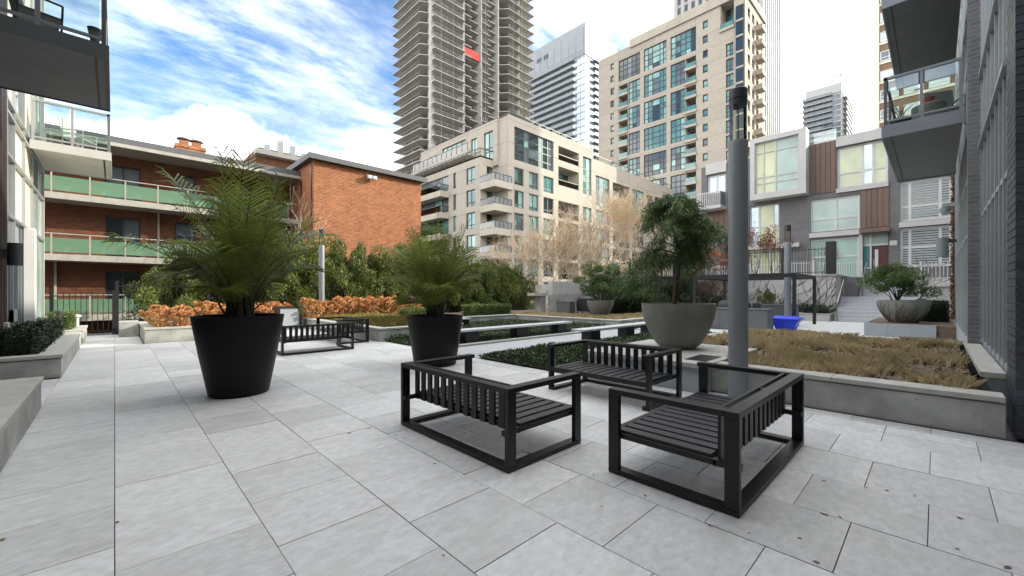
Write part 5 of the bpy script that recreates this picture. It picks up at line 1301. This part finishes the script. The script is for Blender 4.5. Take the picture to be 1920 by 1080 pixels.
# ---- brown block far behind the brick walk-up
fb = thing('brown_far_block', 'brown far block with rooftop vents peeking over the brick roofs', 'building', pd(560, 62) + (G0,))
fx0, fy0 = pd(500, 62); FZ = zat(282, 62)
yb_ = fy0
part('wall', MB().box(xOnY(480, yb_), xOnY(640, yb_), yb_, yb_ + 14, G0, FZ), 'brick_red', fb)
for k in range(4): part('floor_band', MB().box(xOnY(476, yb_), xOnY(560, yb_), yb_ - 1.3, yb_ - 0.002, FZ - 1.0 - 2.9 * k, FZ - 0.3 - 2.9 * k), 'slab_white', fb)
for u, hh in ((500, 2.2), (525, 3.6), (548, 3.0), (570, 2.0), (590, 1.7), (608, 2.4), (622, 1.2), (632, 1.6)):
    x = xOnY(u, yb_ + 3); bpart('vent', x - 0.4, x + 0.4, yb_ + 2.6, yb_ + 3.4, FZ, FZ + hh * 0.8, 'panel_grey', fb)
part('penthouse', MB().box(xOnY(498, yb_), xOnY(580, yb_), yb_ + 4, yb_ + 10, FZ, FZ + 1.5), 'brick_red', fb)

# ================================================================== plants
# ---- palms
def frond_mesh(ln, e0, e1, seed, nl=27, lw=0.020, ll=0.48):
    r = random.Random(seed); P = [Vector((0, 0, 0))]; n = 24; T = []
    for i in range(n):
        t = i / (n - 1); e = e0 + (e1 - e0) * t ** 1.3; d = Vector((math.cos(e), 0.10 * math.sin(seed + 3 * t), math.sin(e))); T.append(d.normalized()); P.append(P[-1] + d * ln / n)
    out = []
    for i in range(nl):
        t = 0.24 + 0.76 * i / nl; k = t * (n - 1); a = int(min(k, n - 1)); p = P[a].lerp(P[a + 1], k - a); d = T[a]
        side = Vector((0, 1, 0)); up = side.cross(d) * -1
        if up.z < 0: up = -up
        L_ = ll * (0.45 + 0.75 * math.sin(math.pi * min(1, (t - 0.18) / 0.86)) ** 0.8) * r.uniform(0.85, 1.1)
        for s in (-1, 1):
            f = d * (0.42 + 0.35 * t) + side * s * r.uniform(0.8, 1.0) + up * r.uniform(0.10, 0.36); f.normalize()
            w = f.cross(up).normalized() * lw * 0.5 * r.uniform(0.8, 1.2); m = p + f * L_ * 0.55; tip = p + f * L_ + Vector((0, 0, -L_ * r.uniform(0.12, 0.42)))
            out += [p - w * 0.6, p + w * 0.6, m + w, tip, m - w]
    m = nmesh('frond_leaflets', np.array([tuple(v) for v in out]), 5)
    q = MB().tube([tuple(p) for p in P[::2] + [P[-1]]], [0.014 * (1 - 0.8 * j / 13) for j in range(len(P[::2]) + 1)], 5).mesh('rachis')
    return m, q
def palm(label, c, z0, n, lmin, lmax, seed, emean=1.0):
    t = thing('potted_palm', label, 'palm', (c[0], c[1], z0), 'palms in black pots'); r = random.Random(seed)
    var = []
    for i in range(9):
        f = i / 8; ln = (lmin + (lmax - lmin) * r.uniform(0.3, 1.0)) * (1.05 - 0.36 * f)
        var.append(frond_mesh(ln, rad(89 - 14 * f), rad(80 - 84 * f), seed + i))
    for i in range(n):
        f = (i + 0.5) / n; k = min(8, int(f * 9)); lm, rm = var[k]; a = i * 2.39996 + r.uniform(-0.3, 0.3); ro = r.uniform(0.03, 0.17)
        fr = put('frond', rm, 'palm_stem', t, (ro * math.cos(a), ro * math.sin(a), r.uniform(-0.03, 0.25)))
        s = r.uniform(0.85, 1.1); fr.rotation_euler = (r.uniform(-0.14, 0.14), r.uniform(-0.10, 0.18), a); fr.scale = (s, s, s)
        put('leaflets', lm, 'palm_leaf', fr)
    low = [frond_mesh(lmin * r.uniform(0.60, 0.80), rad(r.uniform(58, 74)), rad(r.uniform(-60, -15)), seed + 20 + i) for i in range(4)]
    for i in range(int(n * 0.22)):
        lm, rm = low[i % 4]; a = i * 2.39996 + 1.0
        fr = put('frond', rm, 'palm_stem', t, (0.1 * math.cos(a), 0.1 * math.sin(a), r.uniform(0.0, 0.35))); s = r.uniform(0.8, 1.1)
        fr.rotation_euler = (r.uniform(-0.2, 0.2), r.uniform(-0.25, 0.2), a); fr.scale = (s, s, s); put('leaflets', lm, 'palm_leaf', fr)
    q = MB()
    for i in range(9):
        a = i * 0.75; q.tube([(c[0] + 0.17 * math.cos(a), c[1] + 0.17 * math.sin(a), z0 - 0.06), (c[0] + 0.09 * math.cos(a), c[1] + 0.09 * math.sin(a), z0 + r.uniform(0.35, 0.6))], [0.055, 0.03], 7)
    part('stems', q, 'palm_fibre', t)
    sp_, sr_ = frond_mesh(lmax * 1.06, rad(89), rad(86), seed + 50, 30, 0.012, 0.22); fr = put('frond', sr_, 'palm_stem', t, (0.02, 0.04, 0.15)); put('leaflets', sp_, 'palm_leaf', fr)
    return t
palm('big dense palm in the largest black pot, reaching above the brick roof line', P1, 1.07, 36, 1.45, 2.45, 3)
palm('smaller palm with arching yellow-green fronds behind the loveseat', P2, 0.93, 30, 1.35, 2.15, 21)

# ---- weeping conifer in the big bowl
wc = thing('weeping_conifer', 'weeping evergreen with hanging needle sprays in the largest bowl', 'tree', (B1[0], B1[1], 1.2))
tp_ = [(B1[0] - 0.08, B1[1] + 0.05, 1.18), (B1[0] - 0.02, B1[1] + 0.02, 1.6), (B1[0] + 0.03, B1[1], 2.0), (B1[0], B1[1] + 0.02, 2.5), (B1[0] - 0.06, B1[1] + 0.04, 3.0), (B1[0] - 0.12, B1[1] + 0.1, 3.3)]
part('trunk', MB().tube(tp_, [0.055, 0.045, 0.04, 0.035, 0.024, 0.012], 10), 'bark', wc)
bm = MB(); nc = []; no = []
RDv = Vector((RD[0], RD[1], 0)); VDv = Vector((VD[0], VD[1], 0))
for i in range(34):
    f = R.random(); zb = 2.12 + 1.18 * f ** 0.8; a = R.uniform(0, 6.283)
    h = RDv * math.cos(a) + VDv * math.sin(a)
    reach = (0.98 - 0.60 * f) * R.uniform(0.30, 1.25) * (1.12 if math.cos(a) < -0.2 else 0.95)
    p = Vector((B1[0] - 0.05 * f, B1[1] + 0.03, zb)); pts = [p.copy()]; drop = R.uniform(0.15, 0.55) * (1.9 if math.cos(a) < -0.45 and f < 0.35 else 0.6)
    for s in range(1, 8):
        t = s / 7; pts.append(p + h * reach * math.sin(t * 1.5) + Vector((0, 0, 0.16 * math.sin(t * 3) - drop * t ** 2.4 + 0.02 * R.uniform(-1, 1))))
    bm.tube([tuple(v) for v in pts], [0.014 * (1 - 0.8 * j / 7) for j in range(8)], 4)
    for s in range(2, 8):
        for g in range(9):
            c = pts[s - 1].lerp(pts[s], R.random()) + Vector((R.gauss(0, .045), R.gauss(0, .045), R.gauss(0, .03)))
            dr = Vector((R.gauss(0, .4), R.gauss(0, .4), -0.75)) + h * 0.45; dr.normalize()
            for e in range(14): w_ = c + dr * (0.019 * e); nc.append(tuple(w_)); no.append(tuple(dr))
part('branches', bm, 'bark', wc)
nc = np.array(nc); no = np.array(no); nc += NP.normal(size=nc.shape) * 0.012
off = np.array(WL[wc.name]); put('foliage', nmesh('needles', leaves(nc - off, 0.115, 0.013, -0.15, no * 1.1), 4), 'conifer', wc)

# ---- clipped hedges
def hedge(name, label, x0, x1, y0, y1, z0, z1, m, n, leaf=0.05, cat='hedge', rough=0.03):
    t = thing(name, label, cat, (x0, y0, z0))
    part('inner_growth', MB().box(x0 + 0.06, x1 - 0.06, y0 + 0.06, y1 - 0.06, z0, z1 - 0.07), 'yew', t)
    p = NP.random((n, 3)); f = NP.integers(0, 5, n); A = np.array([(y1 - y0) * (z1 - z0)] * 2 + [(x1 - x0) * (z1 - z0)] * 2 + [(x1 - x0) * (y1 - y0)]); f = NP.choice(5, n, p=A / A.sum())
    p[f == 0, 0] = 0; p[f == 1, 0] = 1; p[f == 2, 1] = 0; p[f == 3, 1] = 1; p[f == 4, 2] = 1
    nrm = np.zeros((n, 3)); nrm[f == 0, 0] = -1; nrm[f == 1, 0] = 1; nrm[f == 2, 1] = -1; nrm[f == 3, 1] = 1; nrm[f == 4, 2] = 1
    c = p * np.array([x1 - x0, y1 - y0, z1 - z0]) - nrm * (NP.random((n, 1)) * 0.07) + NP.normal(size=(n, 3)) * rough
    c[:, 2] = np.maximum(c[:, 2], 0.0)
    put('foliage', nmesh('foliage', leaves(c, leaf, leaf * 0.55, 0.25, nrm * 0.6), 4), m, t)
    return t
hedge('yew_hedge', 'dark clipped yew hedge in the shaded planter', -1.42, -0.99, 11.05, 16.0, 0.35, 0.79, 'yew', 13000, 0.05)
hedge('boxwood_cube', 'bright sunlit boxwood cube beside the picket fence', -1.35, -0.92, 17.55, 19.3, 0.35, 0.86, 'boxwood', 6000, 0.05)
hedge('box_hedge', 'low sunlit box hedge on the far raised bed', 12.5, 15.2, 15.75, 16.5, 0.30, 0.84, 'boxwood', 7000, 0.07)
hedge('box_hedge', 'low box hedge between the sedge bed and hydrangeas', 9.2, 11.0, 16.2, 16.9, 0.30, 0.72, 'boxwood', 4500, 0.07)
hedge('yew_block', 'small dark clipped yew behind the vine-covered bowl', 21.0, 21.8, -0.3, 0.5, 0.44, 1.15, 'yew', 3000, 0.06)

# ---- tall shrubs along the boundary
def shrub_mesh(seed, n, leaf, lean=0.0, base=0.15):
    g = np.random.default_rng(seed); k = 40
    cl = g.normal(size=(k, 3)) * np.array([0.33, 0.33, 0.27]) + np.array([0, 0, 0.52]); cl[:, 2] = np.clip(cl[:, 2], base, 0.93)
    cl[:, :2] *= (1.15 - 0.55 * np.clip(cl[:, 2], 0, 1))[:, None]
    w = g.integers(0, k, n); d = g.normal(size=(n, 3)); d /= np.linalg.norm(d, axis=1)[:, None]
    rr = (0.10 + 0.10 * g.random(k))[w] * (0.55 + 0.45 * g.random(n)); c = cl[w] + d * rr[:, None] * np.array([1, 1, 0.9]); c[:, 2] = np.maximum(c[:, 2], 0.02)
    return nmesh('foliage', leaves(c, leaf, leaf * 0.5, 0.25, d * 0.5), 4)
SHM = [shrub_mesh(40 + i, 15000, 0.044) for i in range(4)]
def shrub(label, x, y, z0, w, h, m, i, group, name='evergreen_shrub', stem=True):
    t = thing(name, label, 'shrub', (x, y, z0), group)
    f = put('foliage', SHM[i % 4] if m == 'hedge_leaf' else MESHM(SHM[i % 4], m), m, t); f.scale = (w, w, h); f.rotation_euler = (0, 0, R.uniform(0, 6.28))
    if stem: put('stem', MB().tube([(0, 0, 0), (0.03, 0, h * 0.3), (0, 0.02, h * 0.6)], [0.05, 0.035, 0.015], 6).mesh('stem'), 'bark', t)
    return t
MC = {}
def MESHM(me, m):
    k = (me.name, m)
    if k not in MC: c = me.copy(); c.materials.clear(); c.materials.append(MATS[m]); MC[k] = c
    return MC[k]
for m_ in SHM: m_.materials.append(MATS['hedge_leaf'])
i = 0; x = 2.0
while x < 22.0:
    if i % 2: shrub('evergreen added in dark green for the shade inside the boundary hedge', x + 0.4, 21.95, -0.06, 2.3, 3.2, 'hedge_dark', i + 1, 'evergreens added for the shade inside the hedge')  # back row added in darker leaf colour for the shaded hedge interior
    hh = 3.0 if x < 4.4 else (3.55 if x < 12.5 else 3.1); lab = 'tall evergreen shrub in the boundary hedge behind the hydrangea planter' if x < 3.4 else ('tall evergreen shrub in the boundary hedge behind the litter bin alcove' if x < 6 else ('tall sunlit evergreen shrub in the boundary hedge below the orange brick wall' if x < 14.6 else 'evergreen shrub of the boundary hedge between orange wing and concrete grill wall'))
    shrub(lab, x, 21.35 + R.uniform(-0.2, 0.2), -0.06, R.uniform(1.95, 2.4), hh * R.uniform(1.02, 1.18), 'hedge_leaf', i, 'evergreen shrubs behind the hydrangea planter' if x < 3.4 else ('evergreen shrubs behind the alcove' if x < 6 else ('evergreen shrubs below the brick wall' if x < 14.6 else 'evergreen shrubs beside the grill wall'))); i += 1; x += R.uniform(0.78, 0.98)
for k in range(8):
    x, y = pd(1135 + 165 * k / 7, 24.6 - 0.3 * (k % 2))
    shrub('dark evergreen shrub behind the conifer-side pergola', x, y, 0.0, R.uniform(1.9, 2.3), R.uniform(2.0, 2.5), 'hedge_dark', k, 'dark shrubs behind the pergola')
for k, (u, d, h) in enumerate(((1210, 26.3, 2.6), (1250, 26.0, 2.3), (1345, 24.3, 1.2))):
    x, y = pd(u, d); shrub('dark low shrub against the vine-covered wall', x, y, 0.0, 1.5, h, 'hedge_dark', k + 1, 'dark low shrubs by the vine wall')
for k in range(4): shrub('small dark shrub in the box planter under the vine wall', 26.75, 4.15 + k * 0.62, 0.34, 0.75, 0.55, 'hedge_dark', k, 'small shrubs under the vine wall', stem=False)
# small pine in the second bowl, mixed shrub in the third
t = thing('potted_pine', 'small round pine on a thin stem in the bowl by the grill wall', 'tree', (B2[0], B2[1], 1.0))
put('trunk', MB().tube([(0, 0, 0), (0.03, 0, 0.5), (-0.02, 0.02, 1.1)], [0.035, 0.028, 0.015], 7).mesh('trunk'), 'bark_pale', t)
f = put('foliage', MESHM(SHM[1], 'conifer'), 'conifer', t, (0, 0, 0.35)); f.scale = (1.9, 1.9, 1.55)
t = thing('bowl_shrub', 'soft green shrub growing out of the vine-covered bowl', 'shrub', (B3[0], B3[1], 1.15))
f = put('foliage', MESHM(SHM[2], 'conifer'), 'conifer', t, (-0.1, 0.3, 0.15)); f.scale = (1.5, 1.5, 1.25)
q = MB()
for i in range(9): a = i * 0.7; q.tube([(0.03 * i - 0.1, 0.15, 0), (0.18 * math.cos(a), 0.15 + 0.2 * math.sin(a), 0.45), (0.35 * math.cos(a), 0.25 + 0.4 * math.sin(a), 0.9)], [0.02, 0.014, 0.006], 5)
put('stems', q.mesh('stems'), 'bark', t)
vb = MB()
for i in range(90):                                        # vine shoots over the third bowl
    a = R.uniform(0, 6.283); p = []; s0 = R.uniform(0.2, 1.0); 
    for s in range(6):
        f_ = max(0.02, s0 - s * R.uniform(0.08, 0.18)); r_ = 0.33 + (0.70 - 0.33) * math.sin(min(1, f_) * math.pi / 2) ** 0.92 + 0.015; zz_ = 0.80 * (1 - math.cos(min(1, f_) * math.pi / 2)) ** 0.62
        p.append((B3[0] + r_ * math.cos(a), B3[1] + r_ * math.sin(a), 0.442 + zz_ * 0.97)); a += R.uniform(-0.14, 0.14)
    vb.tube(p, 0.006, 3)
stuff(part('bowl_vines', vb, 'vine', [o for o in bpy.data.objects if o.get('label') == 'vine-covered concrete bowl pot at the foot of the steps'][0]))

# ---- hydrangeas
HM = []
for i in range(3):
    d = NP.normal(size=(150, 3)); d /= np.linalg.norm(d, axis=1)[:, None]; HM.append(nmesh('flower_head', leaves(d * 0.055 * NP.uniform(0.7, 1.0, (150, 1)) * np.array([1, 1, 0.8]), 0.062, 0.05, 0.0, d * 0.5), 4)); HM[-1].materials.append(MATS['hydrangea'])
STM = []
for i in range(3):
    q = MB(); lv = []; heads = []
    for k in range(11):
        a = k * 2.4; r_ = 0.09 + 0.033 * k * 0.9; x, y = r_ * math.cos(a), r_ * math.sin(a); h_ = R.uniform(0.42, 0.66) * (1.12 - 0.02 * k); heads.append((x * 1.1, y * 1.1, h_ + 0.03))
        q.tube([(x * 0.3, y * 0.3, 0), (x * 0.8, y * 0.8, h_ * 0.55), (x * 1.1, y * 1.1, h_)], [0.009, 0.007, 0.005], 4)
        for g in range(16): f_ = R.uniform(0.05, 0.95); lv.append((x * (0.3 + 0.8 * f_) + R.gauss(0, .03), y * (0.3 + 0.8 * f_) + R.gauss(0, .03), h_ * f_))
    STM.append((q.mesh('stems'), nmesh('leaves', leaves(np.array(lv), 0.16, 0.05, -0.5), 4), heads))
def hydrangea(x, y, z, i, s):
    t = thing('hydrangea_plant', 'dried orange hydrangea in the concrete planter beside the fence opening' if x < 3.2 else ('dried orange hydrangea at ground level behind the litter bin' if x < 5.8 else 'dried orange hydrangea on the raised bed below the orange brick wall'), 'hydrangea', (x, y, z), 'hydrangeas in the planter' if x < 3.2 else ('hydrangeas behind the bin' if x < 5.8 else 'hydrangeas on the raised bed')); t.scale = (s, s, s); t.rotation_euler = (0, 0, R.uniform(0, 6.28))
    sm, lm, hd = STM[i % 3]; put('stems', sm, 'hydrangea_stem', t); put('leaves', lm, 'hydrangea_stem', t)
    for k, h_ in enumerate(hd):
        o = put('flower_head', HM[(i + k) % 3], 'hydrangea', t, h_); sc_ = R.uniform(0.8, 1.35); o.scale = (sc_, sc_, sc_ * 0.85); o.rotation_euler = (R.uniform(-.3, .3), R.uniform(-.3, .3), R.uniform(0, 6))
i = 0
for x in np.arange(0.98, 3.1, 0.62):
    for y in (16.45, 17.1, 17.9): hydrangea(x + R.uniform(-.1, .1), y + R.uniform(-.1, .1), 0.38, i, R.uniform(0.8, 1.05)); i += 1
for x in np.arange(3.5, 5.7, 0.62): hydrangea(x, 19.45 + R.uniform(-.1, .1), -0.02, i, R.uniform(1.25, 1.5)); i += 1
for x in np.arange(6.1, 11.4, 0.60):
    for y in (18.3, 19.1): hydrangea(x + R.uniform(-.12, .12), y + R.uniform(-.1, .1), 0.33, i, R.uniform(1.0, 1.3)); i += 1
struct('hydrangea_soil', MB().box(3.2, 5.75, 18.9, 22.2, -0.05, 0.02), 'mulch')

# ---- ground cover, sedges, dry grass
def scatter(x0, x1, y0, y1, n, keep=None):
    p = np.stack([NP.uniform(x0, x1, n), NP.uniform(y0, y1, n)], 1)
    return p if keep is None else p[keep(p)]
def lump(p, s): return 0.5 + 0.5 * np.sin(p[:, 0] * s + 1.3 * np.sin(p[:, 1] * s * 0.7)) * np.cos(p[:, 1] * s * 1.1 + np.sin(p[:, 0] * s * 0.5))
def cover(name, label, areas, leaf):
    C = []
    for x0, x1, y0, y1, n in areas:
        p = scatter(x0, x1, y0, y1, n); l_ = lump(p, 2.6); e = np.minimum(np.minimum(p[:, 0] - x0, x1 - p[:, 0]), np.minimum(p[:, 1] - y0, y1 - p[:, 1])); e = np.clip(e / 0.25, 0.25, 1)
        C.append(np.column_stack([p, 0.03 + (0.05 + 0.12 * l_) * e * NP.random(n) ** 0.6]))
    o = put(name, nmesh(name, leaves(np.concatenate(C), leaf, leaf * 0.5, 0.5), 4), 'ground_leaf'); stuff(o); tag(o, label, 'ground cover'); return o
cover('ground_cover', 'glossy dark green ground cover between the terrace and the grey path', [(5.93, 9.2, 4.65, 7.2, 17000), (9.2, 15.0, 4.3, 7.0, 13000)], 0.062)
cover('ground_cover', 'dark green ground cover beyond the long stone bench', [(5.9, 15.0, 9.2, 15.2, 34000), (5.9, 8.8, 9.3, 11.6, 7000)], 0.070)
keep = lambda p: ((p[:, 0] > 8.72) | (p[:, 1] < 2.22)) & ((lump(p, 2.1) + 0.55 * lump(p, 5.3) + 0.25 * NP.random(len(p)) > 0.84 + 0.16 * (p[:, 1] < 0.7)))
p = scatter(6.82, 13.02, -0.30, 3.74, 1500, keep); tuft = np.repeat(p, 30, axis=0) + NP.normal(size=(len(p) * 30, 2)) * 0.038
tuft[:, 0] = np.clip(tuft[:, 0], 6.80, 13.04); tuft[:, 1] = np.clip(tuft[:, 1], -0.33, 3.75)
tb_ = ~((tuft[:, 0] < 8.70) & (tuft[:, 1] > 2.26)); tuft = tuft[tb_]
c = np.column_stack([tuft, np.full(len(tuft), 0.358)])
o = put('dry_grass', nmesh('dry_grass', blades(c, 0.15, 0.012, 1.0), 5), 'dry_grass'); stuff(o); tag(o, 'dry tan grass filling the long right planter', 'grass')
p = scatter(6.8, 13.05, -0.33, 3.75, 2500, lambda p: (p[:, 0] > 8.72) | (p[:, 1] < 2.24))
o = put('leaf_litter', nmesh('leaf_litter', leaves(np.column_stack([p, 0.362 + 0.03 * NP.random(len(p))]), 0.075, 0.04, 0.1), 4), 'fallen_leaf'); stuff(o); tag(o, 'brown leaf litter and stalks between the dry grass', 'leaf litter')
p = scatter(6.1, 8.6, 12.0, 17.6, 900); tuft = np.repeat(p, 16, axis=0) + NP.normal(size=(len(p) * 16, 2)) * 0.05
o = put('pale_sedge', nmesh('pale_sedge', blades(np.column_stack([tuft, np.full(len(tuft), 0.35)]), 0.22, 0.012, 0.7), 5), 'sedge_green'); stuff(o); tag(o, 'pale yellow-green sedge on the concrete corner planter', 'grass')
p = np.concatenate([scatter(15.3, 17.0, 9.4, 16.0, 420), scatter(17.0, 23, 9.4, 11.0, 420)]); tuft = np.repeat(p, 14, axis=0) + NP.normal(size=(len(p) * 14, 2)) * 0.05
o = put('dry_sedge', nmesh('dry_sedge', blades(np.column_stack([tuft, np.full(len(tuft), 0.27)]), 0.16, 0.014, 0.8), 5), 'dry_grass'); stuff(o); tag(o, 'thin dry sedge around the bowl by the grill wall', 'grass')

# ---- bare trees
RMIN = 0.0105
def grow(q, p, d, ln, r, depth, rnd, spread, up, tips, seg=4):
    pts = [p.copy()]; rs = [r]
    for s in range(3):
        d = (d + Vector((rnd.gauss(0, .20), rnd.gauss(0, .20), up * 0.07))).normalized(); p = p + d * ln / 3; pts.append(p.copy()); rs.append(r * (1 - 0.13 * (s + 1)))
    q.tube([tuple(v) for v in pts], [max(a_, RMIN) for a_ in rs], 5 if depth > 3 else 3)
    if depth == 0: tips.append(pts[-1]); tips.append(pts[-2]); return
    n = 3 if depth in (2, 3) else 2
    for k in range(n + (1 if rnd.random() < 0.35 else 0)):
        a = Vector((rnd.gauss(0, 1), rnd.gauss(0, 1), rnd.gauss(0, .5))); a = (a - d * a.dot(d)).normalized()
        nd = (d + a * spread * rnd.uniform(0.6, 1.2) + Vector((0, 0, up * 0.25))).normalized(); t = pts[-1] if k < 2 else pts[2]
        grow(q, t, nd, ln * rnd.uniform(0.62, 0.85), rs[-1] * rnd.uniform(0.52, 0.70), depth - 1, rnd, spread, up, tips)
def bare_mesh(seed, h, stems, depth, spread, up, r0):
    rnd = random.Random(seed); q = MB(); tips = []
    for s in range(stems):
        a = s * 6.283 / max(1, stems) + rnd.random(); d = Vector((0.22 * math.cos(a), 0.22 * math.sin(a), 1)) if stems > 1 else Vector((0.02, 0, 1))
        grow(q, Vector((0.05 * math.cos(a), 0.05 * math.sin(a), 0)), d.normalized(), h * 0.30, r0 * rnd.uniform(0.7, 1), depth, rnd, spread, up, tips)
    return q.mesh('trunk'), np.array([tuple(t) for t in tips])
BT = [bare_mesh(60 + i, 9.8, 4, 5, 0.52, 0.50, 0.13) for i in range(3)]; RMIN = 0.004
def bare_tree(label, x, y, z, k, s, m, group, leafm=None, nleaf=0, leaf=0.14, frac=1.0, src=None):
    t = thing('bare_tree', label, 'tree', (x, y, z), group); me, tips = (src or BT)[k % len(src or BT)]
    tr = put('trunk', MESHM(me, m), m, t); t.scale = (s, s, s); t.rotation_euler = (0, 0, R.uniform(0, 6.28))
    if leafm:
        c = tips[NP.integers(0, len(tips), nleaf)]; c = c[c[:, 2] < frac * tips[:, 2].max()]; c = c + NP.normal(size=c.shape) * 0.10
        put('crown', nmesh('crown', leaves(c, leaf, leaf * 0.65, -0.1), 4), leafm, t)
    return t
for k, (u, d, s) in enumerate(((1004, 36, 0.85), (1026, 34, 1.05), (1046, 36, 1.14), (1078, 33, 1.10), (1108, 37, 1.22), (1140, 36, 1.14), (1172, 38, 1.08), (1200, 38, 1.15), (1228, 40, 1.0))):
    x, y = pd(u, d); z = TZ - 0.01 if (x > 32.7 and y < 30) else (2.46 if (x > 27.6 and y < 22) else G0)
    top = zat(335 if 3 < k < 8 else 352, d); s = (top - z) / 10.6 if z > 0 else (top - z) / 10.9
    g_ = k in (0, 6)
    bare_tree('bare pale tree whose last yellow leaves cling on' if g_ else 'bare pale multi-stemmed tree before the beige mid-rise', x, y, z, k, s, 'twig_tan', 'bare trees before the mid-rise' if not g_ else 'bare trees with a few yellow leaves', 'leaf_gold' if g_ else None, 1100, 0.11 / s * 1.2, 0.85)
x, y = pd(548, 21.5)
bare_tree('white-barked bare tree behind the big palm', x, 22.9, G0, 1, (zat(290, 21.5) - G0) / 10.6, 'bark_birch', None, src=[bare_mesh(80, 9.5, 3, 4, 0.42, 0.8, 0.085)])
SB = [bare_mesh(90 + i, 3.0, 4, 4, 0.40, 0.8, 0.028) for i in range(3)]
for k, (u, d, top, lm) in enumerate(((1345, 25.5, 425, 'leaf_rust'), (1418, 25.5, 410, 'leaf_rust'), (1447, 25.8, 425, 'leaf_rust'), (1330, 26.3, 470, None))):
    x, y = pd(u, d); bare_tree('small tree with rusty autumn leaves on the vine-covered wall' if lm else 'leafless reddish shrub tree beside the pergola', x, y, 2.46 if x > 27.6 else 0.0, k, max(0.4, (zat(top, d) - (2.46 if x > 27.6 else 0)) / 3.25), 'twig_dark', 'rusty small trees' if lm else None, lm, 420, 0.13, 1.0, SB)
for k in range(6):
    x, y = pd(1302 + k * 11, 23.6); bare_tree('leafless reddish shrub in front of the vine-covered wall', x, y, 0.25, k, 0.72 + 0.1 * (k % 3), 'twig_dark', 'leafless shrubs by the wall', None, 0, 0.1, 1.0, SB)
x, y = pd(1543, 25.5); bare_tree('small bare tree behind the black fence above the wall', x, y, 2.45, 1, 0.75, 'twig_dark', None, src=SB)
bare_tree('spreading bare tree behind the vine-covered bowl', 22.0, 0.95, 0.44, 2, 1.12, 'twig_dark', None, src=[bare_mesh(99, 2.6, 2, 4, 0.62, 0.35, 0.06)])
x, y = pd(992, 29); bare_tree('small tree holding orange autumn leaves beyond the boundary hedge', x, 23.0, G0, 0, 0.72, 'bark_pale', None, 'leaf_gold', 1500, 0.2, 1.0)
# planted tub behind the counter
tb2 = thing('planted_tub', 'black tub with a small leafy plant under the pergola', 'planter', pd(1443, 20.5) + (0,)); px_, py_, _ = WL[tb2.name]
part('tub', MB().box(px_ - 0.3, px_ + 0.3, py_ - 0.7, py_ + 0.7, 0, 0.95), 'black_steel', tb2, 0.02)
f = put('foliage', MESHM(SHM[0], 'boxwood'), 'boxwood', tb2, (0, 0.1, 0.9)); f.scale = (0.6, 0.6, 0.75)
